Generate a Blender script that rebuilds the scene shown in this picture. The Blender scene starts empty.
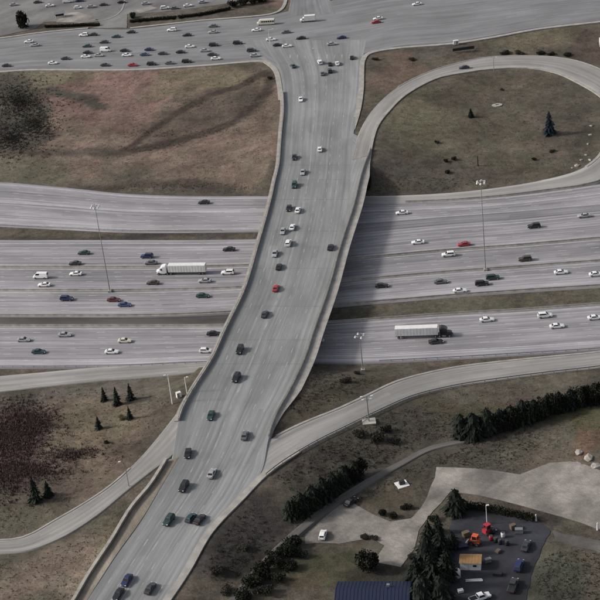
import bpy, math, random
import numpy as np
from mathutils import Matrix, Vector

# ------------------------------------------------------------------ camera
S = bpy.context.scene
COL = S.collection
PITCH, ROLL, FPX, DIST = math.radians(28), math.radians(-6.5), 1619.0, 588.0
CAM = Vector((0, -DIST*math.cos(PITCH), DIST*math.sin(PITCH)))
ROT = Matrix.Rotation(math.pi/2-PITCH, 3, 'X') @ Matrix.Rotation(ROLL, 3, 'Z')
cd = bpy.data.cameras.new('camera'); cam = bpy.data.objects.new('camera', cd); COL.objects.link(cam)
cam.location = CAM; cam.rotation_euler = ROT.to_euler()
cd.angle = 2*math.atan(300/FPX); cd.clip_start = 1; cd.clip_end = 20000
S.camera = cam
# ------------------------------------------------------------------ sky and sun (thin overcast, soft sun from the left)
SUN_EL, SUN_AZ = math.radians(31), math.radians(-84)      # azimuth from +Y, clockwise
w = bpy.data.worlds.new('World'); S.world = w; w.use_nodes = True
nt = w.node_tree; bgn = nt.nodes['Background']
sky = nt.nodes.new('ShaderNodeTexSky'); sky.sky_type = 'NISHITA'; sky.sun_disc = False
sky.sun_elevation = SUN_EL; sky.sun_rotation = SUN_AZ
sky.air_density = 1.0; sky.dust_density = 4.0; sky.ozone_density = 1.0
hs = nt.nodes.new('ShaderNodeHueSaturation'); hs.inputs['Saturation'].default_value = 0.45
nt.links.new(sky.outputs[0], hs.inputs['Color']); nt.links.new(hs.outputs[0], bgn.inputs[0])
bgn.inputs[1].default_value = 0.085
sl = bpy.data.lights.new('sun', 'SUN'); so = bpy.data.objects.new('sun', sl); COL.objects.link(so)
sl.energy = 2.0; sl.angle = math.radians(7); sl.color = (1.0, .95, .89)
sd = Vector((math.sin(SUN_AZ)*math.cos(SUN_EL), math.cos(SUN_AZ)*math.cos(SUN_EL), math.sin(SUN_EL)))
so.rotation_euler = sd.to_track_quat('Z', 'Y').to_euler()
V = S.view_settings
V.view_transform = 'Standard'; V.look = 'None'; V.gamma = 1; V.use_curve_mapping = False
V.exposure = 0.75

rnd = random.Random(7); rng = np.random.default_rng(7)

def P(x, y, z=0.0):
    """photo position (600 px frame) -> point of the place at height z"""
    d = ROT @ Vector(((x-300)/FPX, -(y-300)/FPX, -1))
    t = (z-CAM.z)/d.z
    return CAM + d*t

# ------------------------------------------------------------------ mesh helpers
class MB:
    def __init__(s): s.v = []; s.f = []
    def vert(s, p): s.v.append(tuple(p)); return len(s.v)-1
    def poly(s, pts): s.f.append([s.vert(p) for p in pts])
    def box(s, c, d, rz=0, taper=1.0):
        cx, cy, cz = c; dx, dy, dz = d[0]/2, d[1]/2, d[2]/2
        cs, sn = math.cos(rz), math.sin(rz); b = len(s.v)
        for k in (-1, 1):
            t = taper if k > 0 else 1
            for i, j in ((-1,-1),(1,-1),(1,1),(-1,1)):
                x, y = i*dx*t, j*dy*t
                s.v.append((cx+x*cs-y*sn, cy+x*sn+y*cs, cz+k*dz))
        for q in ((0,3,2,1),(4,5,6,7),(0,1,5,4),(1,2,6,5),(2,3,7,6),(3,0,4,7)):
            s.f.append([b+i for i in q])
    def tube(s, p0, p1, r0, r1=None, n=8, cap=True):
        r1 = r0 if r1 is None else r1
        p0, p1 = Vector(p0), Vector(p1); q = (p1-p0).to_track_quat('Z', 'Y'); b = len(s.v)
        for p, r in ((p0, r0), (p1, r1)):
            for i in range(n):
                a = 2*math.pi*i/n
                s.v.append(tuple(p + q @ Vector((r*math.cos(a), r*math.sin(a), 0))))
        for i in range(n):
            j = (i+1) % n; s.f.append([b+i, b+j, b+n+j, b+n+i])
        if cap:
            s.f.append([b+i for i in reversed(range(n))]); s.f.append([b+n+i for i in range(n)])
    def rings(s, rings, cap=True):
        b = len(s.v); n = len(rings[0])
        for r in rings: s.v += [tuple(p) for p in r]
        for k in range(len(rings)-1):
            for i in range(n):
                j = (i+1) % n
                s.f.append([b+k*n+i, b+k*n+j, b+(k+1)*n+j, b+(k+1)*n+i])
        if cap:
            s.f.append([b+i for i in reversed(range(n))]); s.f.append([b+(len(rings)-1)*n+i for i in range(n)])
    def extrude(s, line, prof):
        """sweep a closed (offset right, height) profile along a 3-D line"""
        L = [Vector(p) for p in line]; R = []
        for i, p in enumerate(L):
            t = L[min(i+1, len(L)-1)]-L[max(i-1, 0)]; t.z = 0; t.normalize()
            r = Vector((t.y, -t.x, 0))
            R.append([p + r*o + Vector((0,0,h)) for o, h in prof])
        s.rings(R)
    def mesh(s, name, mat=None, smooth=False):
        m = bpy.data.meshes.new(name); m.from_pydata(s.v, [], s.f); m.update()
        if mat: m.materials.append(mat)
        if smooth: m.polygons.foreach_set('use_smooth', [True]*len(m.polygons))
        return m
    def build(s, name, mat=None, parent=None, smooth=False):
        return link(name, s.mesh(name, mat, smooth), parent)

def link(name, me, parent=None):
    o = bpy.data.objects.new(name, me); COL.objects.link(o)
    if parent: o.parent = parent
    return o
def tag(o, label=None, cat=None, group=None, kind=None):
    if label: o['label'] = label
    if cat: o['category'] = cat
    if group: o['group'] = group
    if kind: o['kind'] = kind
    return o
def empty(name, loc, rz=0, label=None, cat=None, group=None):
    o = link(name, None); o.location = loc; o.rotation_euler = (0, 0, rz)
    return tag(o, label, cat, group)
def copy_tree(o, parent=None):
    c = o.copy(); COL.objects.link(c); c.parent = parent
    for ch in o.children: copy_tree(ch, c)
    return c

# ------------------------------------------------------------------ materials
def nmat(name):
    m = bpy.data.materials.new(name); m.use_nodes = True
    return m, m.node_tree.nodes, m.node_tree.links, m.node_tree.nodes['Principled BSDF']
def noise(N, L, vec, scale, detail=4, rough=.6, dist=0):
    n = N.new('ShaderNodeTexNoise'); n.inputs['Scale'].default_value = scale
    n.inputs['Detail'].default_value = detail; n.inputs['Roughness'].default_value = rough
    n.inputs['Distortion'].default_value = dist
    if vec is not None: L.new(vec, n.inputs['Vector'])
    return n
def ramp(N, L, fac, lo, hi, p0=.3, p1=.7):
    r = N.new('ShaderNodeValToRGB'); L.new(fac, r.inputs[0])
    r.color_ramp.elements[0].position = p0; r.color_ramp.elements[1].position = p1
    for e, c in zip(r.color_ramp.elements, (lo, hi)):
        e.color = (c, c, c, 1) if isinstance(c, (int, float)) else (*c, 1)
    return r.outputs[0]
def mul(N, L, a, b, f=1.0, mode='MULTIPLY'):
    m = N.new('ShaderNodeMix'); m.data_type = 'RGBA'; m.blend_type = mode
    m.inputs[0].default_value = f
    L.new(a, m.inputs[6]); L.new(b, m.inputs[7]); return m.outputs[2]
def mapping(N, L, vec, scale):
    m = N.new('ShaderNodeMapping'); m.inputs['Scale'].default_value = scale; L.new(vec, m.inputs[0]); return m.outputs[0]
def rgb(N, c):
    n = N.new('ShaderNodeRGB'); n.outputs[0].default_value = (*c, 1); return n.outputs[0]
def plain(name, c, rough=.7, metal=0, var=.25, scale=1.5, coat=0, bump=0):
    m, N, L, B = nmat(name)
    tc = N.new('ShaderNodeTexCoord')
    n = noise(N, L, tc.outputs['Object'], scale, 5)
    col = mul(N, L, rgb(N, c), ramp(N, L, n.outputs[0], 1-var, 1+var))
    L.new(col, B.inputs['Base Color']); B.inputs['Roughness'].default_value = rough
    B.inputs['Metallic'].default_value = metal; B.inputs['Coat Weight'].default_value = coat
    if bump:
        b = N.new('ShaderNodeBump'); b.inputs['Strength'].default_value = bump
        L.new(n.outputs[0], b.inputs['Height']); L.new(b.outputs[0], B.inputs['Normal'])
    return m
def road_mat(name, c, streak=.28, patch=.16, iso=False):
    m, N, L, B = nmat(name)
    uv = N.new('ShaderNodeUVMap'); uv.uv_map = 'UVMap'
    at = N.new('ShaderNodeAttribute'); at.attribute_name = 'tone'
    v = uv.outputs[0]
    s1 = noise(N, L, mapping(N, L, v, (.12, .12, 1) if iso else (.010, .8, 1)), 1, 5, .65)
    s2 = noise(N, L, mapping(N, L, v, (1.3, .5, 1) if iso else (.04, 2.4, 1)), 1, 3, .6)
    p1 = noise(N, L, mapping(N, L, v, (.03, .06, 1)), 1, 4, .6)
    p2 = noise(N, L, v, 2.5, 6, .7)
    col = mul(N, L, rgb(N, c), at.outputs['Color'])
    col = mul(N, L, col, ramp(N, L, s1.outputs[0], 1-streak, 1+streak, .32, .68))
    col = mul(N, L, col, ramp(N, L, s2.outputs[0], 1-streak*.45, 1+streak*.45, .3, .7))
    col = mul(N, L, col, ramp(N, L, p1.outputs[0], 1-patch, 1+patch, .35, .65))
    col = mul(N, L, col, ramp(N, L, p2.outputs[0], .72 if iso else .9, 1.28 if iso else 1.1))
    # patched slabs: blocky tone changes along the lanes
    br = N.new('ShaderNodeTexVoronoi'); br.distance = 'CHEBYCHEV'; br.inputs['Scale'].default_value = 1
    L.new(mapping(N, L, v, (.035, .27, 1)), br.inputs['Vector'])
    sep = N.new('ShaderNodeSeparateColor'); L.new(br.outputs['Color'], sep.inputs[0])
    if not iso: col = mul(N, L, col, ramp(N, L, sep.outputs[0], .9, 1.1, 0, 1))
    L.new(col, B.inputs['Base Color']); B.inputs['Roughness'].default_value = .82
    b = N.new('ShaderNodeBump'); b.inputs['Strength'].default_value = .25; b.inputs['Distance'].default_value = .02
    L.new(p2.outputs[0], b.inputs['Height']); L.new(b.outputs[0], B.inputs['Normal'])
    return m
def ground_mat():
    m, N, L, B = nmat('ground_vegetation')
    at = N.new('ShaderNodeAttribute'); at.attribute_name = 'tint'
    tc = N.new('ShaderNodeTexCoord'); v = tc.outputs['Object']
    a = noise(N, L, v, .05, 8, .62, .6); b = noise(N, L, v, .35, 8, .7, .3); c = noise(N, L, v, 1.6, 6, .75)
    col = mul(N, L, at.outputs['Color'], ramp(N, L, a.outputs[0], .68, 1.32, .34, .66))
    col = mul(N, L, col, ramp(N, L, b.outputs[0], .62, 1.38, .3, .7))
    col = mul(N, L, col, ramp(N, L, c.outputs[0], .6, 1.4, .3, .7))
    h = noise(N, L, v, .11, 5, .6)
    col = mul(N, L, col, ramp(N, L, h.outputs[0], (1.06, .98, .95), (.96, 1.02, .95), .35, .65))
    L.new(col, B.inputs['Base Color']); B.inputs['Roughness'].default_value = .95
    B.inputs['Specular IOR Level'].default_value = .1
    bp = N.new('ShaderNodeBump'); bp.inputs['Strength'].default_value = .7; bp.inputs['Distance'].default_value = .35
    L.new(c.outputs[0], bp.inputs['Height']); L.new(bp.outputs[0], B.inputs['Normal'])
    return m
def leaf_mat(name, c, var=.5):
    m, N, L, B = nmat(name)
    tc = N.new('ShaderNodeTexCoord')
    n = noise(N, L, tc.outputs['Object'], 2.3, 4, .7)
    oi = N.new('ShaderNodeObjectInfo')
    col = mul(N, L, rgb(N, c), ramp(N, L, n.outputs[0], 1-var, 1+var))
    col = mul(N, L, col, ramp(N, L, oi.outputs['Random'], .7, 1.3, 0, 1))
    L.new(col, B.inputs['Base Color']); B.inputs['Roughness'].default_value = .85
    B.inputs['Specular IOR Level'].default_value = .15
    return m

M = {}
M['freeway'] = road_mat('freeway_pavement', (.222, .213, .226), .34)
M['street'] = road_mat('street_asphalt', (.158, .158, .163), .22)
M['arterial'] = road_mat('arterial_asphalt', (.176, .181, .181), .2)
M['ramp'] = road_mat('ramp_concrete', (.235, .226, .215), .2)
M['lot'] = road_mat('lot_asphalt', (.135, .130, .130), .15, .3, True)
M['yard'] = road_mat('yard_asphalt', (.017, .018, .025), .5, .6, True)
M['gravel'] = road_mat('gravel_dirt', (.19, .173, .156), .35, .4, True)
M['track'] = road_mat('dirt_track', (.085, .079, .074), .3, .4)
M['verge'] = road_mat('verge_dirt', (.165, .14, .112), .25, .3, True)
M['path'] = road_mat('path_dirt', (.085, .079, .074), .3, .4, True)
M['ground'] = ground_mat()
M['concrete'] = plain('concrete', (.29, .272, .245), .85, var=.3, scale=.4)
M['wall_concrete'] = plain('wall_concrete', (.24, .215, .175), .85, var=.3, scale=.4)
M['kerb'] = plain('kerb_concrete', (.27, .255, .235), .85, var=.25, scale=.3)
M['dark_concrete'] = plain('dark_concrete', (.10, .097, .095), .9, var=.3, scale=.5)
M['marking'] = plain('road_paint', (.38, .38, .375), .7, var=.35, scale=.4)
M['wornmarking'] = plain('worn_road_paint', (.27, .27, .265), .75, var=.45, scale=.25)
M['ymarking'] = plain('yellow_road_paint', (.38, .33, .2), .7, var=.35, scale=.4)
M['steel'] = plain('galvanised_steel', (.28, .285, .29), .45, .6, var=.2)
M['darksteel'] = plain('dark_steel', (.07, .072, .075), .5, .5)
M['mastpole'] = plain('weathered_mast', (.2,.19,.185), .6, .2)
M['lamp'] = plain('lamp_housing', (.6, .6, .58), .5, var=.1)
M['glass'] = plain('vehicle_glass', (.012, .014, .018), .08, var=.1)
M['tyre'] = plain('tyre_rubber', (.015, .015, .016), .85)
M['rim'] = plain('wheel_rim', (.3, .3, .31), .35, .8)
M['headlight'] = plain('headlight_lens', (.65, .65, .63), .2, var=.05)
M['taillight'] = plain('tail_light_lens', (.25, .012, .012), .25, var=.05)
M['white'] = plain('white_panel', (.62, .61, .60), .5, var=.1, scale=.6)
M['brownroof'] = plain('brown_sheet_roof', (.24, .135, .05), .7, var=.25, scale=3)
M['orange'] = plain('orange_paint', (.5, .085, .03), .5, var=.15)
M['redpaint'] = plain('red_paint', (.33, .02, .035), .5, var=.15)
M['black'] = plain('black_plastic', (.012, .012, .014), .6)
M['blueroof'] = plain('blue_metal_roof', (.004, .009, .036), .6, .1, var=.3, scale=.8)
M['wood'] = plain('weathered_wood', (.10, .075, .05), .85)
M['bark'] = plain('bark', (.045, .035, .028), .95, scale=4)
M['conifer'] = leaf_mat('conifer_needles', (.013, .0175, .013))
M['bluefir'] = leaf_mat('blue_conifer_needles', (.012, .02, .026))
M['evergreen'] = leaf_mat('evergreen_leaves', (.018, .021, .014))
M['shrub'] = leaf_mat('shrub_leaves', (.036, .034, .027))
M['twig'] = leaf_mat('bare_twigs', (.085, .058, .055))
M['marsh'] = leaf_mat('marsh_brush', (.055, .05, .043))
M['weed'] = leaf_mat('weeds', (.05, .044, .036))
M['drygrass'] = leaf_mat('dry_grass', (.13, .105, .07))
M['olive'] = leaf_mat('olive_shrub', (.12, .105, .045))
M['rock'] = plain('pale_rock', (.26, .235, .215), .9, var=.35, scale=1.2)
PAINT = {}
for n_, c_ in dict(black=(.008,.008,.009), charcoal=(.03,.031,.034), grey=(.11,.112,.115), silver=(.33,.335,.34), white=(.70,.70,.69),
                   red=(.30,.018,.022), maroon=(.09,.018,.02), navy=(.012,.02,.07), blue=(.03,.06,.13), green=(.012,.04,.033), teal=(.012,.045,.05),
                   brown=(.05,.034,.024), cream=(.55,.52,.44)).items():
    PAINT[n_] = plain('car_paint_'+n_, c_, .32, .15 if n_ in ('silver', 'grey') else 0, var=.06, coat=.5)

# ------------------------------------------------------------------ road sheets
def catmull(pts, per=10):
    pts = np.array(pts, float); out = []
    for i in range(len(pts)-1):
        p0, p1, p2, p3 = pts[max(i-1,0)], pts[i], pts[i+1], pts[min(i+2,len(pts)-1)]
        for k in range(per):
            t = k/per
            out.append(.5*((2*p1)+(-p0+p2)*t+(2*p0-5*p1+4*p2-p3)*t*t+(-p0+3*p1-3*p2+p3)*t**3))
    out.append(pts[-1]); return np.array(out)
CONSTRAINT = []      # (x, y, z) samples the terrain is pulled to
class Strip: pass
def strip(name, A, B, zs, mat, cols=24, per=10, tone=None, tvar=.07, skip=None, dz=0.0, kind='structure', parent=None, seed=1, margin=3.0):
    """road sheet between two edge lines given as photo positions with heights"""
    A = np.array(A, float); B = np.array(B, float); n = len(A)
    zs = np.full(n, zs) if np.isscalar(zs) else np.array(zs, float)
    a = catmull(np.column_stack([A, zs]), per); b = catmull(np.column_stack([B, zs]), per)
    PA = np.array([P(x, y, z+dz) for x, y, z in a]); PB = np.array([P(x, y, z+dz) for x, y, z in b])
    s = Strip(); s.A, s.B = PA, PB
    mid = (PA+PB)/2; s.u = np.concatenate([[0], np.cumsum(np.linalg.norm(np.diff(mid, axis=0), axis=1))])
    wid = np.linalg.norm(PB-PA, axis=1); s.w = wid
    r = np.random.default_rng(seed)
    ts = np.linspace(0, 1, cols+1)
    tn = np.ones(cols+1) if tone is None else np.interp(ts, [t[0] for t in tone], [t[1] for t in tone])
    tn = tn*(1+r.uniform(-tvar, tvar, cols+1))
    out = (PA-PB)/wid[:, None]
    cr = [PA+out*.6-np.array([0,0,.7])]+[PA*(1-t)+PB*t for t in ts]+[PB-out*.6-np.array([0,0,.7])]
    vv = [-.6]+list(ts)+[1]; tn = np.concatenate([[tn[0]*.8], tn, [tn[-1]*.8]])
    nc, nr = len(cr), len(mid)
    verts = np.stack(cr, 1).reshape(-1, 3)
    faces = [(i*nc+j, i*nc+j+1, (i+1)*nc+j+1, (i+1)*nc+j) for i in range(nr-1) for j in range(nc-1)]
    m = bpy.data.meshes.new(name); m.from_pydata(verts.tolist(), [], faces); m.materials.append(mat)
    uvl = m.uv_layers.new(name='UVMap')
    vmet = np.stack([np.array([s.u[i], 0]) for i in range(nr)])
    uvv = np.zeros((nr, nc, 2)); uvv[:, :, 0] = s.u[:, None]+seed*91.0
    uvv[:, 1:-1, 1] = ts[None, :]*wid.mean(); uvv[:, 0, 1] = -.6; uvv[:, -1, 1] = wid.mean()+.6
    uvv = uvv.reshape(-1, 2)
    li = np.zeros(len(m.loops), dtype=np.int32); m.loops.foreach_get('vertex_index', li)
    uvl.data.foreach_set('uv', uvv[li].astype(np.float32).ravel())
    at = m.color_attributes.new('tone', 'FLOAT_COLOR', 'POINT')
    cc = np.ones((nr, nc, 4), np.float32); cc[:, :, :3] = tn[None, :, None]
    at.data.foreach_set('color', cc.ravel())
    m.update()
    o = link(name, m, parent)
    if kind: o['kind'] = kind
    # terrain samples
    for i in range(nr-1):
        if skip and skip[0] <= i/per <= skip[1]: continue
        k = max(1, int(np.linalg.norm(mid[i+1]-mid[i])/1.0))
        for q in range(k):
            f = q/k; pa = PA[i]*(1-f)+PA[i+1]*f; pb = PB[i]*(1-f)+PB[i+1]*f
            d = pb-pa; L_ = np.linalg.norm(d); d = d/L_
            for t in np.arange(-margin, L_+margin, 1.0): CONSTRAINT.append(tuple(pa+d*t))
    s.obj = o
    return s
def at(s, t):            # line along a strip at fraction t across
    return s.A*(1-t)+s.B*t
def resample(line, step):
    line = np.array(line); d = np.concatenate([[0], np.cumsum(np.linalg.norm(np.diff(line, axis=0), axis=1))])
    n = max(2, int(d[-1]/step)+1); q = np.linspace(0, d[-1], n)
    return np.stack([np.interp(q, d, line[:, k]) for k in range(3)], 1)
def paint_line(mb, line, width=.18, dash=None, gap=9.0, up=.012):
    L_ = resample(line, 1.5)
    if dash is None: segs = [L_]
    else:
        per = max(1, int(round((dash+gap)/1.5))); on = max(1, int(round(dash/1.5)))
        segs = [L_[i:i+on+1] for i in range(0, len(L_)-on, per)]
    for sg in segs:
        if len(sg) < 2: continue
        t = np.gradient(sg, axis=0); t[:, 2] = 0; t /= np.linalg.norm(t, axis=1)[:, None]
        r = np.stack([t[:, 1], -t[:, 0], 0*t[:, 0]], 1)*width/2; z = np.array([0, 0, up])
        b = len(mb.v)
        for p, q in zip(sg, r): mb.v += [tuple(p+q+z), tuple(p-q+z)]
        for i in range(len(sg)-1): mb.f.append([b+2*i, b+2*i+1, b+2*i+3, b+2*i+2])

XS = [-60, 0, 60, 130, 200, 270, 320, 365, 450, 520, 600, 660]
def band(top, bot): return list(zip(XS, top)), list(zip(XS, bot))
c1 = band([180,182,187,194,196,196,197,200,200,195,184,174], [223,226,229,232,232,231,228,224,217,212,205,199])
c2 = band([239,240,240,240,240,239,237,232,224,219,211,205], [317,317,317,317,315,311,308,304,297,292,287,283])
c3 = band([326,326,326,326,326,325,323,320,314,310,304,300], [368,368,368,367,364,363,363,363,359,355,350,346])
FW1 = strip('freeway_collector_road', *c1, 0, M['freeway'], cols=40, seed=3, tvar=.12,
            tone=[(0,.85),(.06,1.25),(.15,.95),(.3,.88),(.45,1.3),(.5,.95),(.75,1),(.9,1.15),(1,.85)])
FW2 = strip('freeway_main_road', *c2, 0, M['freeway'], cols=90, seed=5, tvar=.15,
            tone=[(0,.95),(.05,1.06),(.3,.95),(.38,1.2),(.42,.85),(.5,.85),(.6,.95),(.69,1.15),(.78,.88),(.9,1.1),(.97,1.2),(1,.8)])
FW3 = strip('freeway_collector_road', *c3, 0, M['freeway'], cols=44, seed=8, tvar=.12,
            tone=[(0,.9),(.1,1.02),(.5,.95),(.75,1.0),(.85,1.16),(.95,1.18),(1,.8)])
ARY = [40, 52, 60, 66, 75, 90, 110, 129, 140, 148, 165, 182, 207, 247, 290, 332, 360, 392, 415, 441, 470, 497, 532, 570, 600, 660]
def art_z(y): return float(np.interp(y, [0, 100, 165, 355, 640], [6.5, 6.5, 7, 7, 5]))
lx = np.interp(ARY, [40,52,60,66,75,90,110,140,165,195,222,250,290,305,332,365,400,430,457,487,520,555,590,600,660], [240,250,262,274,280,282.5,283.5,281,279,272,266,257,245,237,225,210,187,174,177,160,140,115,92,86,48])
rx = np.interp(ARY, [40,52,60,66,75,90,110,129,140,148,165,182,207,247,297,330,360,392,415,441,470,497,532,570,600,660], [366,364,362.5,361,360,359,356,350,364,371,365,360,354,341,327,315,305,290,277,268,262,245,212,190,170,128])
ART = strip('arterial_road', list(zip(lx, ARY)), list(zip(rx, ARY)), [art_z(y)+.012 for y in ARY], M['arterial'], cols=48, per=8, seed=11, tvar=.05,
            skip=(10.1, 16.2), tone=[(0,1.05),(.06,.93),(.2,1),(.45,.94),(.7,1.02),(.9,1.08),(1,1.12)])
vlx = np.interp(ARY, [40,52,60,66,75,90,110,140,165,195,222,250,290,305,332,365,400,430,457,487,520,555,590,600,660], [262,268,274,278,281,283,284,282,280,273,267,258,246,238,226,211,196,187,177,160,140,115,92,86,48])
vrx = np.interp(ARY, [40,60,75,100,129,148,165,182,207,247,297,330,360,392,415,441,470,497,532,570,600,660], [362,361,360,358,354,352,351,350,347,340,326,314,304,289,276,264,249,234,208,186,168,126])
AM = strip('arterial_lanes', list(zip(vlx, ARY)), list(zip(vrx, ARY)), [art_z(y)+.026 for y in ARY], M['arterial'], cols=60, per=8, seed=12, tvar=.07, skip=(-1, 99),
           tone=[(0,1.05),(.06,.93),(.2,1),(.3,.93),(.45,1.06),(.6,.94),(.8,1.02),(1,1.05)])
SXS = [-60, 0, 40, 90, 130, 200, 262, 300, 360, 400, 450, 490, 540, 600, 660]
ST = strip('cross_street', list(zip(SXS, [44,39,33.5,29,29,21.5,16.5,8,-6,-12,-16,-20,-24,-30,-36])), list(zip(SXS, [73,70,68,68,68,64,60,58,54,46,42,36,27,20,12])), 6.5,
           M['street'], cols=40, seed=13, tvar=.06)
NA = strip('side_street', [(288,16),(290,6),(292,-8),(294,-40)], [(336,14),(330,0),(327,-12),(326,-40)], 6.515, M['street'], cols=12, seed=15)
lo = [(352,160),(360,131),(375,107),(398,87),(428,72),(457,63),(487,57),(525,55.5),(560,57.5),(588,64),(612,76),(630,95),(636,118),(630,145),(610,176),(585,186),(545,191.5),(500,197),(450,201),(400,203),(362,203)]
li_ = [(370,155),(377,128),(390,110),(407,94),(435,79),(462,73),(492,69),(528,68),(556,73),(578,83),(598,95),(610,108),(614,124),(606,142),(596,158),(576,171),(538,181),(495,188),(448,193),(400,195.5),(364,196)]
LOOP = strip('loop_ramp', lo, li_, [7,6.9,6.7,6.4,6,5.4,4.8,4.2,3.5,2.9,2.3,1.7,1.2,.7,.4,.2,.1,.06,.04,.03,.03], M['ramp'], cols=14, per=8, seed=17, dz=.02,
             tone=[(0,.95),(.12,1.05),(.3,.98),(.6,.98),(.8,1.02),(.86,1.3),(1,1.2)])
rt = [(660,343),(600,351.5),(550,356.5),(500,361.5),(450,368),(400,380),(368,394.5),(337,409),(300,424),(268,441),(252,458)]
rb = [(660,358),(600,367),(556,372),(505,378.5),(458,385.5),(414,396),(380,410.5),(350,425),(312,444),(278,465),(252,487)]
RR = strip('exit_ramp', rt, rb, [0,0.05,.3,.8,1.5,2.5,3.5,4.5,5.4,5.95,6.1], M['ramp'], cols=14, seed=19, dz=.024, tone=[(0,1),(.1,.9),(.5,1),(.9,1),(1,1.1)])
lt = [(-60,541),(0,540),(26,536),(55,520),(86,502),(112,484),(137,461),(158,437),(180,409)]
lb = [(-60,555),(0,553),(32,549),(66,535),(97,515),(125,492),(150,472),(172,455),(196,428)]
LR = strip('entry_ramp', lt, lb, [3,3.2,3.6,4.2,4.9,5.5,5.95,6.2,6.5], M['ramp'], cols=14, seed=23, dz=.024, tone=[(0,1.05),(.1,.95),(.5,.97),(1,1)])
FR = strip('freeway_exit_ramp', [(-60,381),(0,376),(40,372.5),(100,367),(150,364.5),(196,362.5),(228,362)], [(-60,397),(0,391),(50,385.5),(104,380),(152,376.5),(197,372),(229,366)], .02, M['ramp'], cols=12, seed=29,
           tone=[(0,1.2),(.2,1.05),(.7,1.1),(1,.95)])
MD = strip('median', [(-60,317.6),(0,317.6),(60,317.6),(130,317.6),(200,316),(235,314)], [(-60,325.4),(0,325.4),(60,325.4),(130,325.4),(200,325.4),(235,325.2)], -.05, M['track'], cols=8, seed=33, tone=[(0,.5),(.5,.6),(1,.7)])
MD1 = strip('median', [(300,228.6),(320,228.6),(365,224.6),(450,217.6),(520,212.6),(600,205.6),(660,199.6)], [(300,237.4),(320,236.4),(365,231.4),(450,223.4),(520,218.4),(600,210.4),(660,204.4)], -.03, M['freeway'], cols=8, seed=35, tone=[(0,.72),(.5,.8),(1,.72)])
# a narrow dirt track under the ramp
TR = strip('dirt_track', [(228,600),(262,560),(296,528),(330,502),(365,480),(400,461),(430,446),(470,438)], [(236,600),(269,563),(302,532),(335,506),(369,484.5),(402,465.5),(432,450),(472,441)],
           [3,2.8,2.4,2,1.8,1.6,1.5,1.5], M['track'], cols=6, seed=31, margin=2)

def polygon(name, pts, z, mat, jit=.5, kind='structure', seed=1, step=2.0, tone=1.0):
    r = random.Random(seed); W = [P(x, y, z) for x, y in pts]; ring = []
    for i, a in enumerate(W):
        b = W[(i+1) % len(W)]; n = max(1, int((b-a).length/step))
        for k in range(n):
            q = a.lerp(b, k/n); ring.append((q.x+r.uniform(-jit, jit), q.y+r.uniform(-jit, jit)))
    mb = MB(); n = len(ring)
    m = bpy.data.meshes.new(name)
    vs = [(x, y, z) for x, y in ring]+[(x, y, z-.6) for x, y in ring]
    m.from_pydata(vs, [], [list(range(n))]+[(i, (i+1) % n, n+(i+1) % n, n+i) for i in range(n)])
    m.materials.append(mat)
    uvl = m.uv_layers.new(name='UVMap')
    for l in m.loops: v = m.vertices[l.vertex_index].co; uvl.data[l.index].uv = (v.x*.7+v.y*.7+seed*50, v.y*.7-v.x*.7)
    ca = m.color_attributes.new('tone', 'FLOAT_COLOR', 'POINT')
    for d in ca.data: d.color = (tone, tone, tone, 1)
    m.update()
    o = link(name, m); o['kind'] = kind
    xs = [p[0] for p in ring]; ys = [p[1] for p in ring]
    R_ = np.array(ring)
    gx, gy = np.meshgrid(np.arange(min(xs)-1, max(xs)+1, 1.0), np.arange(min(ys)-1, max(ys)+1, 1.0))
    ins = np.zeros(gx.shape, bool); j = n-1
    for i in range(n):
        xi, yi, xj, yj = R_[i, 0], R_[i, 1], R_[j, 0], R_[j, 1]
        with np.errstate(divide='ignore', invalid='ignore'):
            c = ((yi > gy) != (yj > gy)) & (gx < (xj-xi)*(gy-yi)/(yj-yi+1e-12)+xi)
        ins ^= c; j = i
    for x, y in zip(gx[ins], gy[ins]): CONSTRAINT.append((x, y, z+.2))
    return o
polygon('gravel_lot', [(437,467),(476,468),(520,474),(548,463),(575,461),(600,470),(660,478),(660,545),(600,529),(560,516),(520,505),(480,496),(450,492),(432,512),(418,530),(414,548),(400,567),(374,561),(384,546),(372,538),(340,543),(304,543),(301,537),(318,518),(334,507),(352,503),(372,513),(390,521),(412,518),(428,498)], 1.5, M['gravel'], .35, seed=3, step=5)
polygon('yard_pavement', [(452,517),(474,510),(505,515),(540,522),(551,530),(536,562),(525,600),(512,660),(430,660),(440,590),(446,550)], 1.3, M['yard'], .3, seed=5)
polygon('footpath', [(552,531),(600,541),(660,551),(660,562),(600,552),(556,541)], 1.34, M['path'], .4, seed=6)
polygon('parking_lot', [(-60,41),(0,36),(14,33),(36,28),(44,22),(98,19),(100,26),(90,28.2),(127,27.5),(127,14),(160,12),(196,8),(236,2),(262,-8),(280,-40),(280,-70),(-60,-70)], 6.53, M['lot'], .2, seed=9)

polygon('concrete_island', [(56,22),(64,13),(78,12),(92,16),(96,20),(80,22.5)], 6.62, M['gravel'], .1, seed=12, step=3, tone=1.15)
polygon('concrete_island', [(134,10),(150,6),(158,8),(140,13)], 6.62, M['gravel'], .1, seed=14, step=3, tone=1.1)
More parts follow.
